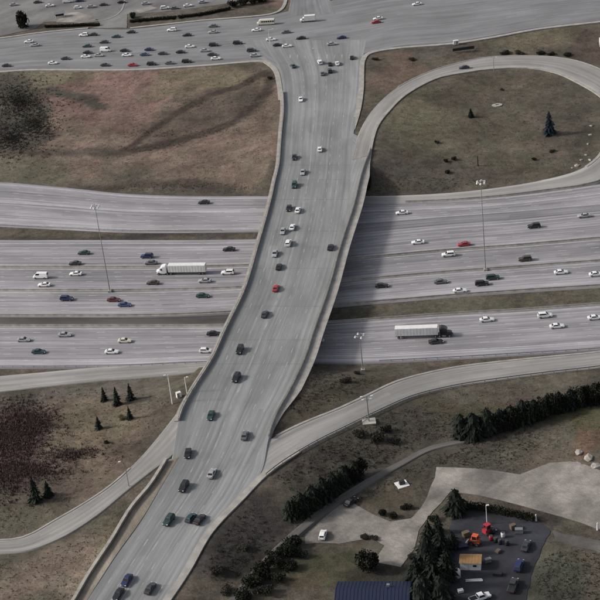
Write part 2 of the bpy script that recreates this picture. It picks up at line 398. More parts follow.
# ------------------------------------------------------------------ terrain: heights relaxed between the roads
X0, X1, Y0, Y1, RS = -230, 240, -290, 460, 2.0
gx = np.arange(X0, X1+.1, RS); gy = np.arange(Y0, Y1+.1, RS)
H = np.zeros((len(gy), len(gx))); fix = np.zeros(H.shape, bool); H[:] = np.nan
C_ = np.array(CONSTRAINT)
for cp in [(20,480,4.6),(60,580,4.4),(10,600,4.0),(300,600,2.0),(560,590,1.4),(590,440,3.2),(520,450,2.0),(500,110,2.2),(440,150,1.8),(130,120,3.5),(30,120,2.6),(0,430,2.0),(60,420,1.8),(640,420,3)]:
    q = P(*cp); C_ = np.vstack([C_, [[q.x+dx, q.y+dy, q.z+.3] for dx in (-2,0,2) for dy in (-2,0,2)]])
ix = np.round((C_[:, 0]-X0)/RS).astype(int); iy = np.round((C_[:, 1]-Y0)/RS).astype(int)
ok = (ix >= 0) & (ix < len(gx)) & (iy >= 0) & (iy < len(gy))
big = np.full(H.shape, 1e9); np.minimum.at(big, (iy[ok], ix[ok]), C_[ok, 2]-.3)
fix = big < 1e8; H = np.where(fix, big, 0)
# coarse start: average of constraints, then relaxation at growing resolution
def relax(Hc, fx, it):
    for _ in range(it):
        Pd = np.pad(Hc, 1, mode='edge')
        av = (Pd[:-2, 1:-1]+Pd[2:, 1:-1]+Pd[1:-1, :-2]+Pd[1:-1, 2:])/4
        Hc = np.where(fx, Hc, av)
    return Hc
levels = [8, 4, 2, 1]; cur = None
for lv in levels:
    sh = (-(-H.shape[0]//lv), -(-H.shape[1]//lv))
    if lv == 1: fc, hc = fix, H
    else:
        pad = ((0, sh[0]*lv-H.shape[0]), (0, sh[1]*lv-H.shape[1]))
        fp = np.pad(fix, pad).reshape(sh[0], lv, sh[1], lv); hp = np.pad(H, pad).reshape(sh[0], lv, sh[1], lv)
        cnt = fp.sum((1, 3)); fc = cnt > 0; hc = np.where(fc, (hp*fp).sum((1, 3))/np.maximum(cnt, 1), 0)
    if cur is None: st = np.full(sh, 3.0)
    else: st = np.repeat(np.repeat(cur, 2, 0), 2, 1)[:sh[0], :sh[1]]
    cur = relax(np.where(fc, hc, st), fc, 600 if lv > 1 else 250)
TH = cur
bumpn = rng.normal(0, 1, TH.shape)
for _ in range(6): bumpn = relax(bumpn, np.zeros(TH.shape, bool), 1)
far = relax(fix.astype(float), np.zeros(TH.shape, bool), 3)
TH = TH + np.where(far < .02, bumpn/bumpn.std()*.16, 0)
road_fix = np.zeros(fix.shape, bool); nk = len(C_)-9*14; o1 = ok[:nk]; road_fix[iy[:nk][o1], ix[:nk][o1]] = True
def terr(x, y):
    fx = min(max((x-X0)/RS, 0), len(gx)-1.001); fy = min(max((y-Y0)/RS, 0), len(gy)-1.001)
    i, j = int(fx), int(fy); u, v = fx-i, fy-j
    return float((TH[j,i]*(1-u)+TH[j,i+1]*u)*(1-v)+(TH[j+1,i]*(1-u)+TH[j+1,i+1]*u)*v)
def G(px, py):
    z = 2.0
    for _ in range(14):
        p = P(px, py, z); z = .5*z+.5*terr(p.x, p.y)
    p = P(px, py, z); p.z = terr(p.x, p.y); return p
# vegetation colour zones: centre, radii (photo px at that place), colour, weight
ZONES = [
 ((130,115),(190,45),(.125,.095,.078),.8), ((105,100),(74,26),(.135,.086,.08),.8), ((200,90),(60,18),(.105,.098,.066),.6), ((210,160),(80,28),(.118,.088,.074),.7),
 ((60,76),(60,8),(.10,.10,.066),.6), ((222,116),(46,14),(.066,.054,.047),.95), ((180,132),(46,10),(.068,.055,.047),.9), ((246,106),(18,15),(.052,.043,.038),.85), ((165,138),(42,9),(.075,.06,.052),.7), ((20,105),(38,24),(.042,.042,.036),.9), ((10,135),(30,16),(.032,.031,.03),.8),
 ((30,165),(60,12),(.085,.082,.06),.6), ((120,178),(120,9),(.070,.058,.05),.6), ((210,185),(50,7),(.10,.075,.06),.5),
 ((490,120),(120,62),(.082,.074,.058),.95), ((410,120),(34,30),(.093,.086,.058),.7), ((440,178),(90,13),(.056,.05,.046),.7), ((560,120),(40,40),(.062,.056,.05),.6), ((497,104),(26,9),(.075,.066,.055),.6),
 ((385,80),(36,26),(.105,.08,.066),.9), ((520,45),(70,12),(.098,.088,.062),.8), ((420,55),(40,7),(.075,.07,.066),.7), ((590,50),(14,14),(.06,.046,.042),.8),
 ((60,440),(90,50),(.095,.076,.064),.9), ((15,440),(40,50),(.055,.033,.038),.9), ((35,420),(26,18),(.05,.034,.036),.7), ((75,460),(40,14),(.075,.058,.05),.6), ((40,475),(40,10),(.06,.045,.042),.7), ((100,430),(46,30),(.105,.092,.064),.7),
 ((60,575),(90,40),(.118,.094,.078),.9), ((110,540),(30,26),(.098,.092,.064),.6), ((20,520),(40,8),(.085,.08,.058),.5), ((70,388),(90,7),(.075,.07,.066),.6),
 ((340,395),(60,28),(.062,.06,.046),.9), ((300,410),(22,22),(.068,.06,.045),.6), ((430,430),(130,50),(.062,.058,.05),.95), ((470,400),(60,14),(.078,.073,.045),.6), ((560,425),(60,18),(.07,.068,.048),.7), ((578,425),(28,16),(.085,.082,.045),.7),
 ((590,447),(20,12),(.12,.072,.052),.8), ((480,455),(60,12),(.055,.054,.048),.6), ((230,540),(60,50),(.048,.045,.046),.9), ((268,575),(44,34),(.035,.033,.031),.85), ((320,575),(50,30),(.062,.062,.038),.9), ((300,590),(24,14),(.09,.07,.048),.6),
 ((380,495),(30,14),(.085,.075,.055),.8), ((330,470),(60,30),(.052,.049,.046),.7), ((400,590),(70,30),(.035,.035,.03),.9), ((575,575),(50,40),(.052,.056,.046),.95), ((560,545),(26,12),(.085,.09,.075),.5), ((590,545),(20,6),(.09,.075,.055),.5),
 ((500,505),(60,9),(.05,.048,.046),.8), ((270,320),(420,8),(.062,.06,.054),.95), ((470,305),(180,9),(.068,.066,.05),.95), ((130,235),(170,6),(.042,.039,.038),1), ((480,218),(150,5),(.12,.11,.11),.9), ((280,-20),(400,26),(.095,.09,.086),.6), ((258,8),(34,10),(.11,.08,.068),.9), ((170,18),(60,8),(.08,.076,.07),.7), ((15,30),(30,10),(.08,.078,.075),.7)]
for pl_, wd_, cc_ in (([(268,80),(235,95),(212,102),(170,122),(130,145),(117,152)], (5,2.1), (.038,.03,.027)), ([(272,84),(266,97),(252,112),(238,128),(200,138),(150,146),(117,152)], (6.5,3), (.04,.031,.028)),
                      ([(0,152),(60,150),(117,152)], (12,3), (.06,.05,.045)), ([(95,178),(160,184),(230,190)], (14,4), (.05,.042,.037)), ([(100,106),(50,90)], (16,5), (.05,.045,.04))):
    pa_ = np.array(pl_, float)
    dd_ = np.concatenate([[0], np.cumsum(np.hypot(*np.diff(pa_, axis=0).T))])
    for q_ in np.arange(0, dd_[-1], wd_[0]*.8): ZONES.append(((float(np.interp(q_, dd_, pa_[:,0])), float(np.interp(q_, dd_, pa_[:,1]))), wd_, cc_, .9))
XX, YY = np.meshgrid(gx, gy)
colr = np.zeros(TH.shape+(3,)); colr[:] = (.085, .075, .062)
wob = []
for k in range(2):
    q = rng.normal(0, 1, (TH.shape[0]//5+2, TH.shape[1]//5+2)); q = relax(q, np.zeros(q.shape, bool), 1)
    q = np.repeat(np.repeat(q, 5, 0), 5, 1)[:TH.shape[0], :TH.shape[1]]
    for _ in range(12): q = relax(q, np.zeros(q.shape, bool), 1)
    wob.append(q/q.std())
for (cx, cy), (rx_, ry_), c, wt in ZONES:
    q = P(cx, cy, 2.5); ex = (P(cx+rx_, cy, 2.5)-q); ey = (P(cx, cy-ry_, 2.5)-q)
    A_ = np.array([[ex.x, ey.x], [ex.y, ey.y]]); Ai = np.linalg.inv(A_)
    wk = min(1, rx_/25); dx = XX-q.x+wob[0]*4*wk; dy = YY-q.y+wob[1]*6*wk
    a_ = Ai[0,0]*dx+Ai[0,1]*dy; b_ = Ai[1,0]*dx+Ai[1,1]*dy
    d = np.sqrt(a_*a_+b_*b_)
    f = np.clip((1.08-d)/.3, 0, 1); f = f*f*(3-2*f)*wt
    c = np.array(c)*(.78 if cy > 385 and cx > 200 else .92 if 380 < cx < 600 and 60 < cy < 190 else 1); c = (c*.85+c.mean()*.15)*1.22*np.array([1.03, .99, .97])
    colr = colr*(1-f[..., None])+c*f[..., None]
ext = [60, 180, 500, 1500, 5000, 12000]
ax = np.concatenate([[X0-e for e in reversed(ext)], gx, [gx[-1]+e for e in ext]])
ay = np.concatenate([[Y0-e for e in reversed(ext)], gy, [gy[-1]+e for e in ext]])
ne = len(ext)
HZ = np.pad(TH, ne, mode='edge'); HC = np.pad(colr, ((ne,ne),(ne,ne),(0,0)), mode='edge')
AX, AY = np.meshgrid(ax, ay); nr, nc = HZ.shape
tv = np.stack([AX, AY, HZ], -1).reshape(-1, 3)
idx = np.arange(nr*nc).reshape(nr, nc)
tf = np.stack([idx[:-1,:-1], idx[:-1,1:], idx[1:,1:], idx[1:,:-1]], -1).reshape(-1, 4)
me = bpy.data.meshes.new('ground'); me.from_pydata(tv.tolist(), [], tf.tolist()); me.materials.append(M['ground'])
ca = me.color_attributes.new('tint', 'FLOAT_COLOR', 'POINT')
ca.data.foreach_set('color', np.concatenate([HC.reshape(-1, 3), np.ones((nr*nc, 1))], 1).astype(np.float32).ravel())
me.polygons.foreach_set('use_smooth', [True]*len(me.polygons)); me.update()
tag(link('ground', me), kind='structure')

# ------------------------------------------------------------------ kerbs, sidewalks, barriers, markings
def sweep(name, line, prof, mat, parent=None, step=3.0, **kw):
    mb = MB(); mb.extrude(resample(line, step), prof); o = mb.build(name, mat, parent)
    if kw: tag(o, **kw)
    return o
def pline(pts, z, per=8):
    a = catmull([(x, y, (z(y) if callable(z) else z)) for x, y in pts], per)
    return np.array([P(x, y, zz) for x, y, zz in a])
KERB = lambda w0, w1, h=.15: [(w0, -.4), (w1, -.4), (w1, h), (w0, h)]
def sidewalk(pts, z, w0, w1, h=.15): return sweep('sidewalk', pline(pts, z), KERB(w0, w1, h), M['kerb'], kind='structure')
sidewalk([(-60,74),(0,71),(40,69),(130,69),(200,65),(258,60.5),(270,63),(278,71),(281.5,86),(283,100)], 6.5, -.2, 2.2)
sidewalk([(660,13),(600,21),(540,28),(490,37),(450,43),(400,47),(370,52),(361,60),(359.5,75),(359,90),(356,110),(350,130)], 6.5, -2.2, .2)
sidewalk([(-60,43.5),(0,38.5),(40,33),(88,28.5)], 6.5, -1.6, .2)
sidewalk([(130,28.5),(200,21),(255,16.5),(276,13),(285,6),(288,-6)], 6.5, -1.6, .2)
sidewalk([(300,451.5),(278,466),(262,479),(245,497),(212,532),(190,570),(170,600),(128,660)], lambda y: art_z(y)-.55*(y<460)-.15*(y<470), -.3, 1.9, .12)
sidewalk([(62,25),(85,22.5),(108,19),(121,11),(126,-4)], 6.5, -.4, .4, .16)
sweep('kerb', LOOP.B[:118], [(-1.0,-.3),(-1.0,.16),(.25,.16),(.25,-.3)], M['kerb'], kind='structure')
sweep('kerb', LOOP.A[24:118], [(-.2,-.3),(-.2,.14),(.3,.14),(.3,-.3)], M['kerb'], kind='structure')
sweep('kerb', LR.A[:58], [(-.3,-.3),(-.3,.14),(.3,.14),(.3,-.3)], M['kerb'], kind='structure')
sweep('kerb', RR.A[6:88], [(-.5,-.3),(-.5,.13),(.4,.13),(.4,-.3)], M['kerb'], kind='structure')
J = [(-.3,-.1),(-.3,.1),(-.12,.35),(-.08,.9),(.08,.9),(.12,.35),(.3,.1),(.3,-.1)]
def barrier(line, label, prof=J, mat='concrete'):
    o = empty('concrete_barrier', line[0], 0, label, 'barrier', 'freeway barriers')
    mb = MB(); mb.extrude(resample(line, 4)-np.array(line[0]), prof); mb.build('barrier_run', M[mat], o); return o
barrier(at(FW2, .385), 'long concrete barrier between the collector lanes and express lanes, behind the white semi truck')
barrier(at(FW2, .68), 'long concrete median barrier in which the tall light masts stand')
barrier(at(FW2, .99), 'concrete barrier along far edge of the dark central median strip')
barrier(at(FW3, .01), 'concrete barrier along near edge of the dark central median strip')
barrier(at(LOOP, .03)[112:152], 'concrete barrier dividing the lower bend of the loop ramp from the freeway')
mk = MB()
for s_, fr in ((FW1, (.12,.24,.36,.58,.70,.82)), (FW2, (.12,.19,.26,.44,.50,.56,.62,.74,.80,.86,.92)), (FW3, (.16,.29,.42,.55,.68))):
    for t in fr: paint_line(mk, at(s_, t), .22, 3, 9)
for s_, fr in ((FW1, (.06,.47,.93)), (FW2, (.05,.345,.405,.655,.705,.965)), (FW3, (.06,.82))):
    for t in fr: paint_line(mk, at(s_, t), .34)
tag(mk.build('lane_marking', M['marking']), 'white lane lines painted along the freeway', 'marking', kind='stuff')
mk = MB()
n0 = 8*3
for t in (.14,.28,.57,.70,.83): paint_line(mk, at(AM, t)[n0:], .2, 3, 6, .012)
for t in (.425,.435): paint_line(mk, at(AM, t)[n0:], .14, None, 0, .012)
for t in (.2,.34,.66,.8): 
    paint_line(mk, at(ST, t)[:66], .18, 3, 6); paint_line(mk, at(ST, t)[84:], .18, 3, 6)
paint_line(mk, at(ST, .5)[:66], .2); paint_line(mk, at(ST, .5)[84:], .2)
for s_ in (LOOP, RR, LR, FR):
    paint_line(mk, at(s_, .12), .16); paint_line(mk, at(s_, .86), .16)
# stop bar and crosswalk bars at the crossing
for q in range(9):
    x = 290+q*7.4; paint_line(mk, [P(x, 58.2, 6.52), P(x+.2, 54.6, 6.52)], .5, None, 0, .02)
tag(mk.build('lane_marking', M['wornmarking']), 'worn white lane lines painted on the arterial road, street and ramps', 'marking', kind='stuff')

def guardrail(line, label, off=0.0, group='steel guardrails'):
    L_ = resample(line, 3.8)
    o = empty('guardrail', tuple(L_[0]), 0, label, 'guardrail', group)
    mb = MB(); mb.extrude(L_-L_[0], [(off-.05,.45),(off+.02,.55),(off-.05,.62),(off+.02,.7),(off-.05,.8),(off-.1,.8),(off-.1,.45)]); mb.build('rail', M['steel'], o)
    pm = MB(); pm.box((0,0,.3), (.14,.14,.8)); pme = pm.mesh('post', M['steel'])
    for i in range(len(L_)):
        t = L_[min(i+1,len(L_)-1)]-L_[max(i-1,0)]; t[2] = 0; t /= np.linalg.norm(t)
        c = link('post', pme, o); c.location = tuple(L_[i]-L_[0]+np.array([t[1], -t[0], 0])*(off-.18))
    return o
guardrail(at(FW3, .985)[:42], 'steel guardrail between the near freeway lanes and the exit ramp, left of the overpass')
guardrail(at(FW3, .99)[72:], 'steel guardrail between the near freeway lanes and the ramp, right of the overpass')
guardrail(at(RR, 1.02)[8:95], 'steel guardrail along the near side of the ramp rising to the arterial road')
guardrail(at(FW1, .985)[:44], 'steel guardrail along the dark planted strip, left of the overpass')

# ------------------------------------------------------------------ overpass
per = 8; i0, i1 = int(9.6*per), int(16.4*per)
OV = empty('road_overpass', tuple((ART.A[i0]+ART.B[i0])/2*np.array([1,1,0])), 0, 'long concrete road overpass crossing above the freeway lanes', 'overpass')
base = np.array(OV.location)
def ovl(mb, name, mat): return mb.build(name, mat, OV)
mb = MB(); R = []
for i in range(i0, i1+1):
    a, b = ART.A[i]-base, ART.B[i]-base; d = (b-a)/np.linalg.norm(b-a); z = lambda h: np.array([0,0,h])
    R.append([a-d*.5+z(-.06), b+d*.5+z(-.06), b+d*.5+z(-.7), b-d*1.2+z(-.9), b-d*1.3+z(-1.7), a+d*1.3+z(-1.7), a+d*1.2+z(-.9), a-d*.5+z(-.7)])
mb.rings(R); ovl(mb, 'deck', M['concrete'])
pj = int(5.2*per)
mb = MB(); mb.extrude(resample(ART.A[pj:int(18.4*per)]-base, 3), [(-.25,-.5),(-.25,1.0),(.1,1.0),(.2,.3),(.2,-.5)][::-1]); ovl(mb, 'parapet', M['concrete'])
mb = MB(); mb.extrude(resample(ART.B[int(9.2*per):int(19*per)]-base, 3), [(.25,-.5),(.25,1.05),(-.1,1.05),(-.2,.3),(-.2,-.5)]); ovl(mb, 'parapet', M['concrete'])
mb = MB(); ln = resample(ART.B[int(9.2*per):int(19*per)]-base, 2.0); R = []
for i, p in enumerate(ln):
    t = ln[min(i+1, len(ln)-1)]-ln[max(i-1, 0)]; t[2] = 0; t = t/np.linalg.norm(t); r_ = np.array([t[1], -t[0], 0]); wd = .4+3.0*min(1, i/14, (len(ln)-1-i)/14)
    R.append([p-r_*.2+np.array([0,0,-.05]), p-r_*.2+np.array([0,0,.2]), p-r_*wd+np.array([0,0,.2]), p-r_*wd+np.array([0,0,-.05])])
mb.rings(R); ovl(mb, 'sidewalk', M['kerb'])
for i in range(i0+4, i1, 7):
    mb = MB(); a, b = AM.A[i]-base, AM.B[i]-base; paint_line(mb, [a, b], .16, None, 0, .006); ovl(mb, 'expansion_joint', M['dark_concrete'])
mb = MB(); mb.extrude(resample(ART.A[pj:int(18.4*per)]-base, 3), [(-.0,-.05),(.0,.18),(1.5,.18),(1.5,-.05)]); ovl(mb, 'sidewalk', M['kerb'])
for ln in (ART.A[pj:int(18.4*per)], ART.B[int(9.2*per):int(19*per)]):
    q = resample(ln, 2.4)-base; mb = MB(); mb.extrude(q+np.array([0,0,1.32]), [(-.05,-.04),(.05,-.04),(.05,.04),(-.05,.04)])
    for p in q: mb.box((p[0], p[1], p[2]+1.16), (.07,.07,.36))
    ovl(mb, 'railing', M['darksteel'])
def under(px, py): # strip fraction index whose deck lies over a ground line
    return P(px, py, 0)
def cross_at(py_deck):
    y = np.interp(py_deck, ARY, np.arange(len(ARY)))*per; i = int(y); f = y-i
    return ART.A[i]*(1-f)+ART.A[i+1]*f, ART.B[i]*(1-f)+ART.B[i+1]*f
def ground_cross(line_ground):
    """where a ground-level line passes below the two deck edges"""
    out = []
    for E in (ART.A, ART.B):
        best = None
        for i in range(i0, i1):
            p = E[i]
            d = np.min(np.hypot(line_ground[:, 0]-p[0], line_ground[:, 1]-p[1]))
            if best is None or d < best[0]: best = (d, p)
        out.append(best[1])
    return out
def pier(line):
    fine = resample(line, .5); a, b = ground_cross(fine); a = a-base; b = b-base
    d = (b-a); n = 7; ang = math.atan2(d[1], d[0]); L_ = math.hypot(d[0], d[1])
    zt = min(a[2], b[2])-1.72; c = (a+b)/2
    mb = MB(); mb.box((c[0], c[1], zt-.5), (L_-2.4, 1.1, 1.0), ang); ovl(mb, 'pier_cap', M['concrete'])
    cm = MB(); cm.tube((0,0,-.4), (0,0,zt-.98), .5, n=12); cme = cm.mesh('column', M['concrete'], True)
    for k in range(n):
        t = .07+.86*k/(n-1); o = link('column', cme, OV); o.location = tuple(a[:2]+(b-a)[:2]*t)+(0,)
pier((at(FW1, 1)+at(FW2, 0))/2); pier(at(FW2, .68)); pier((at(FW2, 1)+at(FW3, 0))/2); pier(at(FW2, .385))
for line, s_ in ((at(FW1, 0), 1), (at(FW3, 1), -1)):
    fine = resample(line, .5); a, b = ground_cross(fine); off = np.array([0, s_*3.2, 0]); a = a-base+off; b = b-base+off
    d = b-a; ang = math.atan2(d[1], d[0]); c = (a+b)/2; zt = min(a[2], b[2])-1.65
    mb = MB(); mb.box((c[0], c[1], zt/2-.5), (math.hypot(d[0], d[1])+1.0, 1.2, zt+1), ang); ovl(mb, 'abutment', M['dark_concrete'])

# retaining wall beside the arterial road at the lower left
wl = [(166,458.5),(150,484),(130,508),(110,541),(90,571),(73,600),(40,655)]
WZ = lambda y: art_z(y)
wall = empty('retaining_wall', P(150,484,0), 0, 'long pale concrete retaining wall dividing the arterial road from the brown field', 'wall')
wline = pline(wl, lambda y: art_z(y)+.9)-np.array(wall.location)
mb = MB(); mb.extrude(resample(wline, 3), [(-.5,.0),(-.5,.28),(.45,.28),(.45,.0)]); mb.build('coping', M['concrete'], wall)
mb = MB(); mb.extrude(resample(wline, 3), [(-.3,-2.5),(-.3,-.003),(.35,-.003),(1.2,-1.1),(1.2,-2.5)]); mb.build('wall_face', M['wall_concrete'], wall)
vg = strip('verge', [(x+3, y+1) for x, y in wl], [(179,457),(161,487),(141,520),(116,555),(99,581),(87,600),(48,660)], [art_z(y)+.05 for x, y in wl], M['verge'], cols=5, seed=41, dz=.03, tone=[(0,1.1),(.5,1.25),(1,1.05)])

# ------------------------------------------------------------------ vehicles
def spec(kind):
    return dict(
     sedan=dict(L=4.7,W=1.82,H=1.45,belt=.95,st=[(-2.35,.42,.78,.80),(-2.22,.3,.97,.94),(-1.5,.24,1.0,1),(0,.22,.97,1),(1.0,.22,.95,1),(1.95,.26,.80,.97),(2.25,.3,.70,.86),(2.35,.4,.6,.76)],cab=(-1.75,1.05,-1.05,.25)),
     hatch=dict(L=4.2,W=1.78,H=1.5,belt=.98,st=[(-2.1,.42,.85,.85),(-2.02,.3,1.0,.95),(-1.4,.24,1.02,1),(0,.22,.98,1),(.95,.22,.96,1),(1.75,.26,.82,.97),(2.02,.3,.72,.86),(2.1,.4,.62,.78)],cab=(-1.98,1.05,-1.55,.3)),
     suv=dict(L=4.75,W=1.92,H=1.75,belt=1.12,st=[(-2.37,.45,.95,.88),(-2.3,.36,1.13,.96),(-1.5,.3,1.15,1),(0,.3,1.12,1),(1.0,.3,1.08,1),(1.95,.32,.98,.98),(2.27,.36,.88,.9),(2.37,.45,.74,.82)],cab=(-2.26,1.05,-2.0,.4)),
     van=dict(L=5.6,W=2.02,H=2.3,belt=1.3,st=[(-2.8,.42,1.2,.94),(-2.75,.36,1.32,.98),(-1.5,.32,1.34,1),(0,.32,1.34,1),(1.3,.32,1.3,1),(2.2,.36,1.12,.96),(2.65,.38,.95,.9),(2.8,.45,.8,.84)],cab=(-2.76,2.1,-2.7,1.35)),
     pickup=dict(L=5.6,W=1.98,H=1.82,belt=1.12,st=[(-2.8,.5,.95,.94),(-2.75,.42,1.08,.98),(-1.6,.4,1.1,1),(0,.38,1.12,1),(1.4,.38,1.1,1),(2.2,.4,1.02,.98),(2.68,.42,.92,.92),(2.8,.5,.78,.86)],cab=(-.75,1.55,-.55,.85)),
    )[kind]
def make_car(kind):
    k = spec(kind); W = k['W']/2; R = []
    for x, zb, zt, wf in k['st']:
        w_ = W*wf; zm = zb+(zt-zb)*.55
        R.append([(x,-w_*.9,zb),(x,-w_,zb+.12),(x,-w_,zm),(x,-w_*.95,zt-.05),(x,-w_*.8,zt),(x,w_*.8,zt),(x,w_*.95,zt-.05),(x,w_,zm),(x,w_,zb+.12),(x,w_*.9,zb)])
    mb = MB(); mb.rings(R)
    r0, f0, r1, f1 = k['cab']; H_ = k['H']; wb, wr = W*.9, W*.70; zb = k['belt']-.06
    lowr = [(r0,-wb,zb),(f0,-wb,zb-.03),(f0,wb,zb-.03),(r0,wb,zb)]
    mid = [(r1+.0,-wr-.05,H_-.09),(f1,-wr-.05,H_-.09),(f1,wr+.05,H_-.09),(r1,wr+.05,H_-.09)]
    roof = [(r1+.14,-wr+.08,H_),(f1-.14,-wr+.08,H_),(f1-.14,wr-.08,H_),(r1+.14,wr-.08,H_)]
    mb.rings([lowr, mid, roof])
    out = {'body': [mb.mesh('body', PAINT['black'])]}
    def quad(name, a, b, c, d, s0, s1, t0, t1, n, mat='glass'):
        a, b, c, d = map(Vector, (a, b, c, d)); g = MB()
        f = lambda s, t: (a.lerp(b, s)).lerp(d.lerp(c, s), t)+Vector(n)*.02
        g.poly([f(s0,t0), f(s1,t0), f(s1,t1), f(s0,t1)]); return g.mesh(name, M[mat])
    out['windshield'] = [quad('windshield', lowr[1], lowr[2], mid[2], mid[1], .06,.94,.12,.95,(1,0,.6))]
    out['rear_window'] = [quad('rear_window', lowr[3], lowr[0], mid[0], mid[3], .08,.92,.2,.92,(-1,0,.6))]
    if kind == 'van':
        out['side_window'] = [quad('side_window', lowr[0], lowr[1], mid[1], mid[0], .66,.96,.25,.9,(0,-1,.3)), quad('side_window', lowr[2], lowr[3], mid[3], mid[2], .04,.34,.25,.9,(0,1,.3))]
    else:
        out['side_window'] = [quad('side_window', lowr[0], lowr[1], mid[1], mid[0], .1,.9,.18,.94,(0,-1,.3)), quad('side_window', lowr[2], lowr[3], mid[3], mid[2], .1,.9,.18,.94,(0,1,.3))]
    wx, rr = k['L']*.31, .33 if kind in ('sedan','hatch') else .38
    ws = []
    g = MB(); g.tube((0,-.11,0),(0,.11,0), rr, n=12); wm = g.mesh('wheel', M['tyre'])
    g = MB(); g.tube((0,-.118,0),(0,.118,0), rr*.6, n=10); rm = g.mesh('rim', M['rim'])
    out['wheel'] = [(wm, rm, (sx*wx, sy*(W-.10), rr)) for sx in (-1,1) for sy in (-1,1)]
    xf = k['st'][-2][0]; zf = k['st'][-2][2]
    hb = []
    for sy in (-1,1):
        g = MB(); g.box((xf-.02, sy*W*.66, zf-.06), (.22,.36,.13)); hb.append(g.mesh('headlight', M['headlight']))
    out['headlight'] = hb
    xr = k['st'][0][0]; zr = k['st'][0][2]; tb = []
    for sy in (-1,1):
        g = MB(); g.box((xr+.06, sy*W*.68, zr-.03), (.14,.3,.15)); tb.append(g.mesh('tail_light', M['taillight']))
    out['tail_light'] = tb
    if kind == 'pickup':
        g = MB(); g.box((-1.75,0,1.085), (1.85,1.5,.08)); out['truck_bed'] = [g.mesh('truck_bed', M['black'])]
    return out
CARS = {k: make_car(k) for k in ('sedan','hatch','suv','van','pickup')}
def place_car(px, py, z, dirpx, kind, colour, label, group, name=None):
    p = P(px, py+1.5, z); q = P(px+dirpx[0], py+1.5+dirpx[1], z); rz = math.atan2(q.y-p.y, q.x-p.x)
    o = empty({'sedan':'car','hatch':'car','suv':'car','van':'van','pickup':'pickup_truck'}[kind], p, rz, label, {'van':'van','pickup':'pickup'}.get(kind, 'car'), group)
    o.scale = (1.07, 1.07, 1.07)
    for nm, lst in CARS[kind].items():
        for it in lst:
            if nm == 'wheel':
                c = link('wheel', it[0], o); c.location = it[2]; link('rim', it[1], c)
            else:
                c = link(nm, it, o)
                if nm == 'body':
                    c.material_slots[0].link = 'OBJECT'; c.material_slots[0].material = PAINT[colour]
    return o
STS = lambda x: float(np.interp(x, [0, 100, 260, 400, 600], [-.06, -.02, -.06, -.13, -.14]))
FWS = lambda x: float(np.interp(x, [0, 200, 320, 450, 600], [.0, -.005, -.05, -.085, -.09]))
def art_dir(px, py):
    t = np.interp([py-8, py+8], ARY, lx), np.interp([py-8, py+8], ARY, rx)
    f = (px-np.interp(py, ARY, lx))/(np.interp(py, ARY, rx)-np.interp(py, ARY, lx)); f = min(max(f, 0), 1)
    d = [a*(1-f)+b*f for a, b in zip(*t)]; return (d[0]-d[1], -16.0)
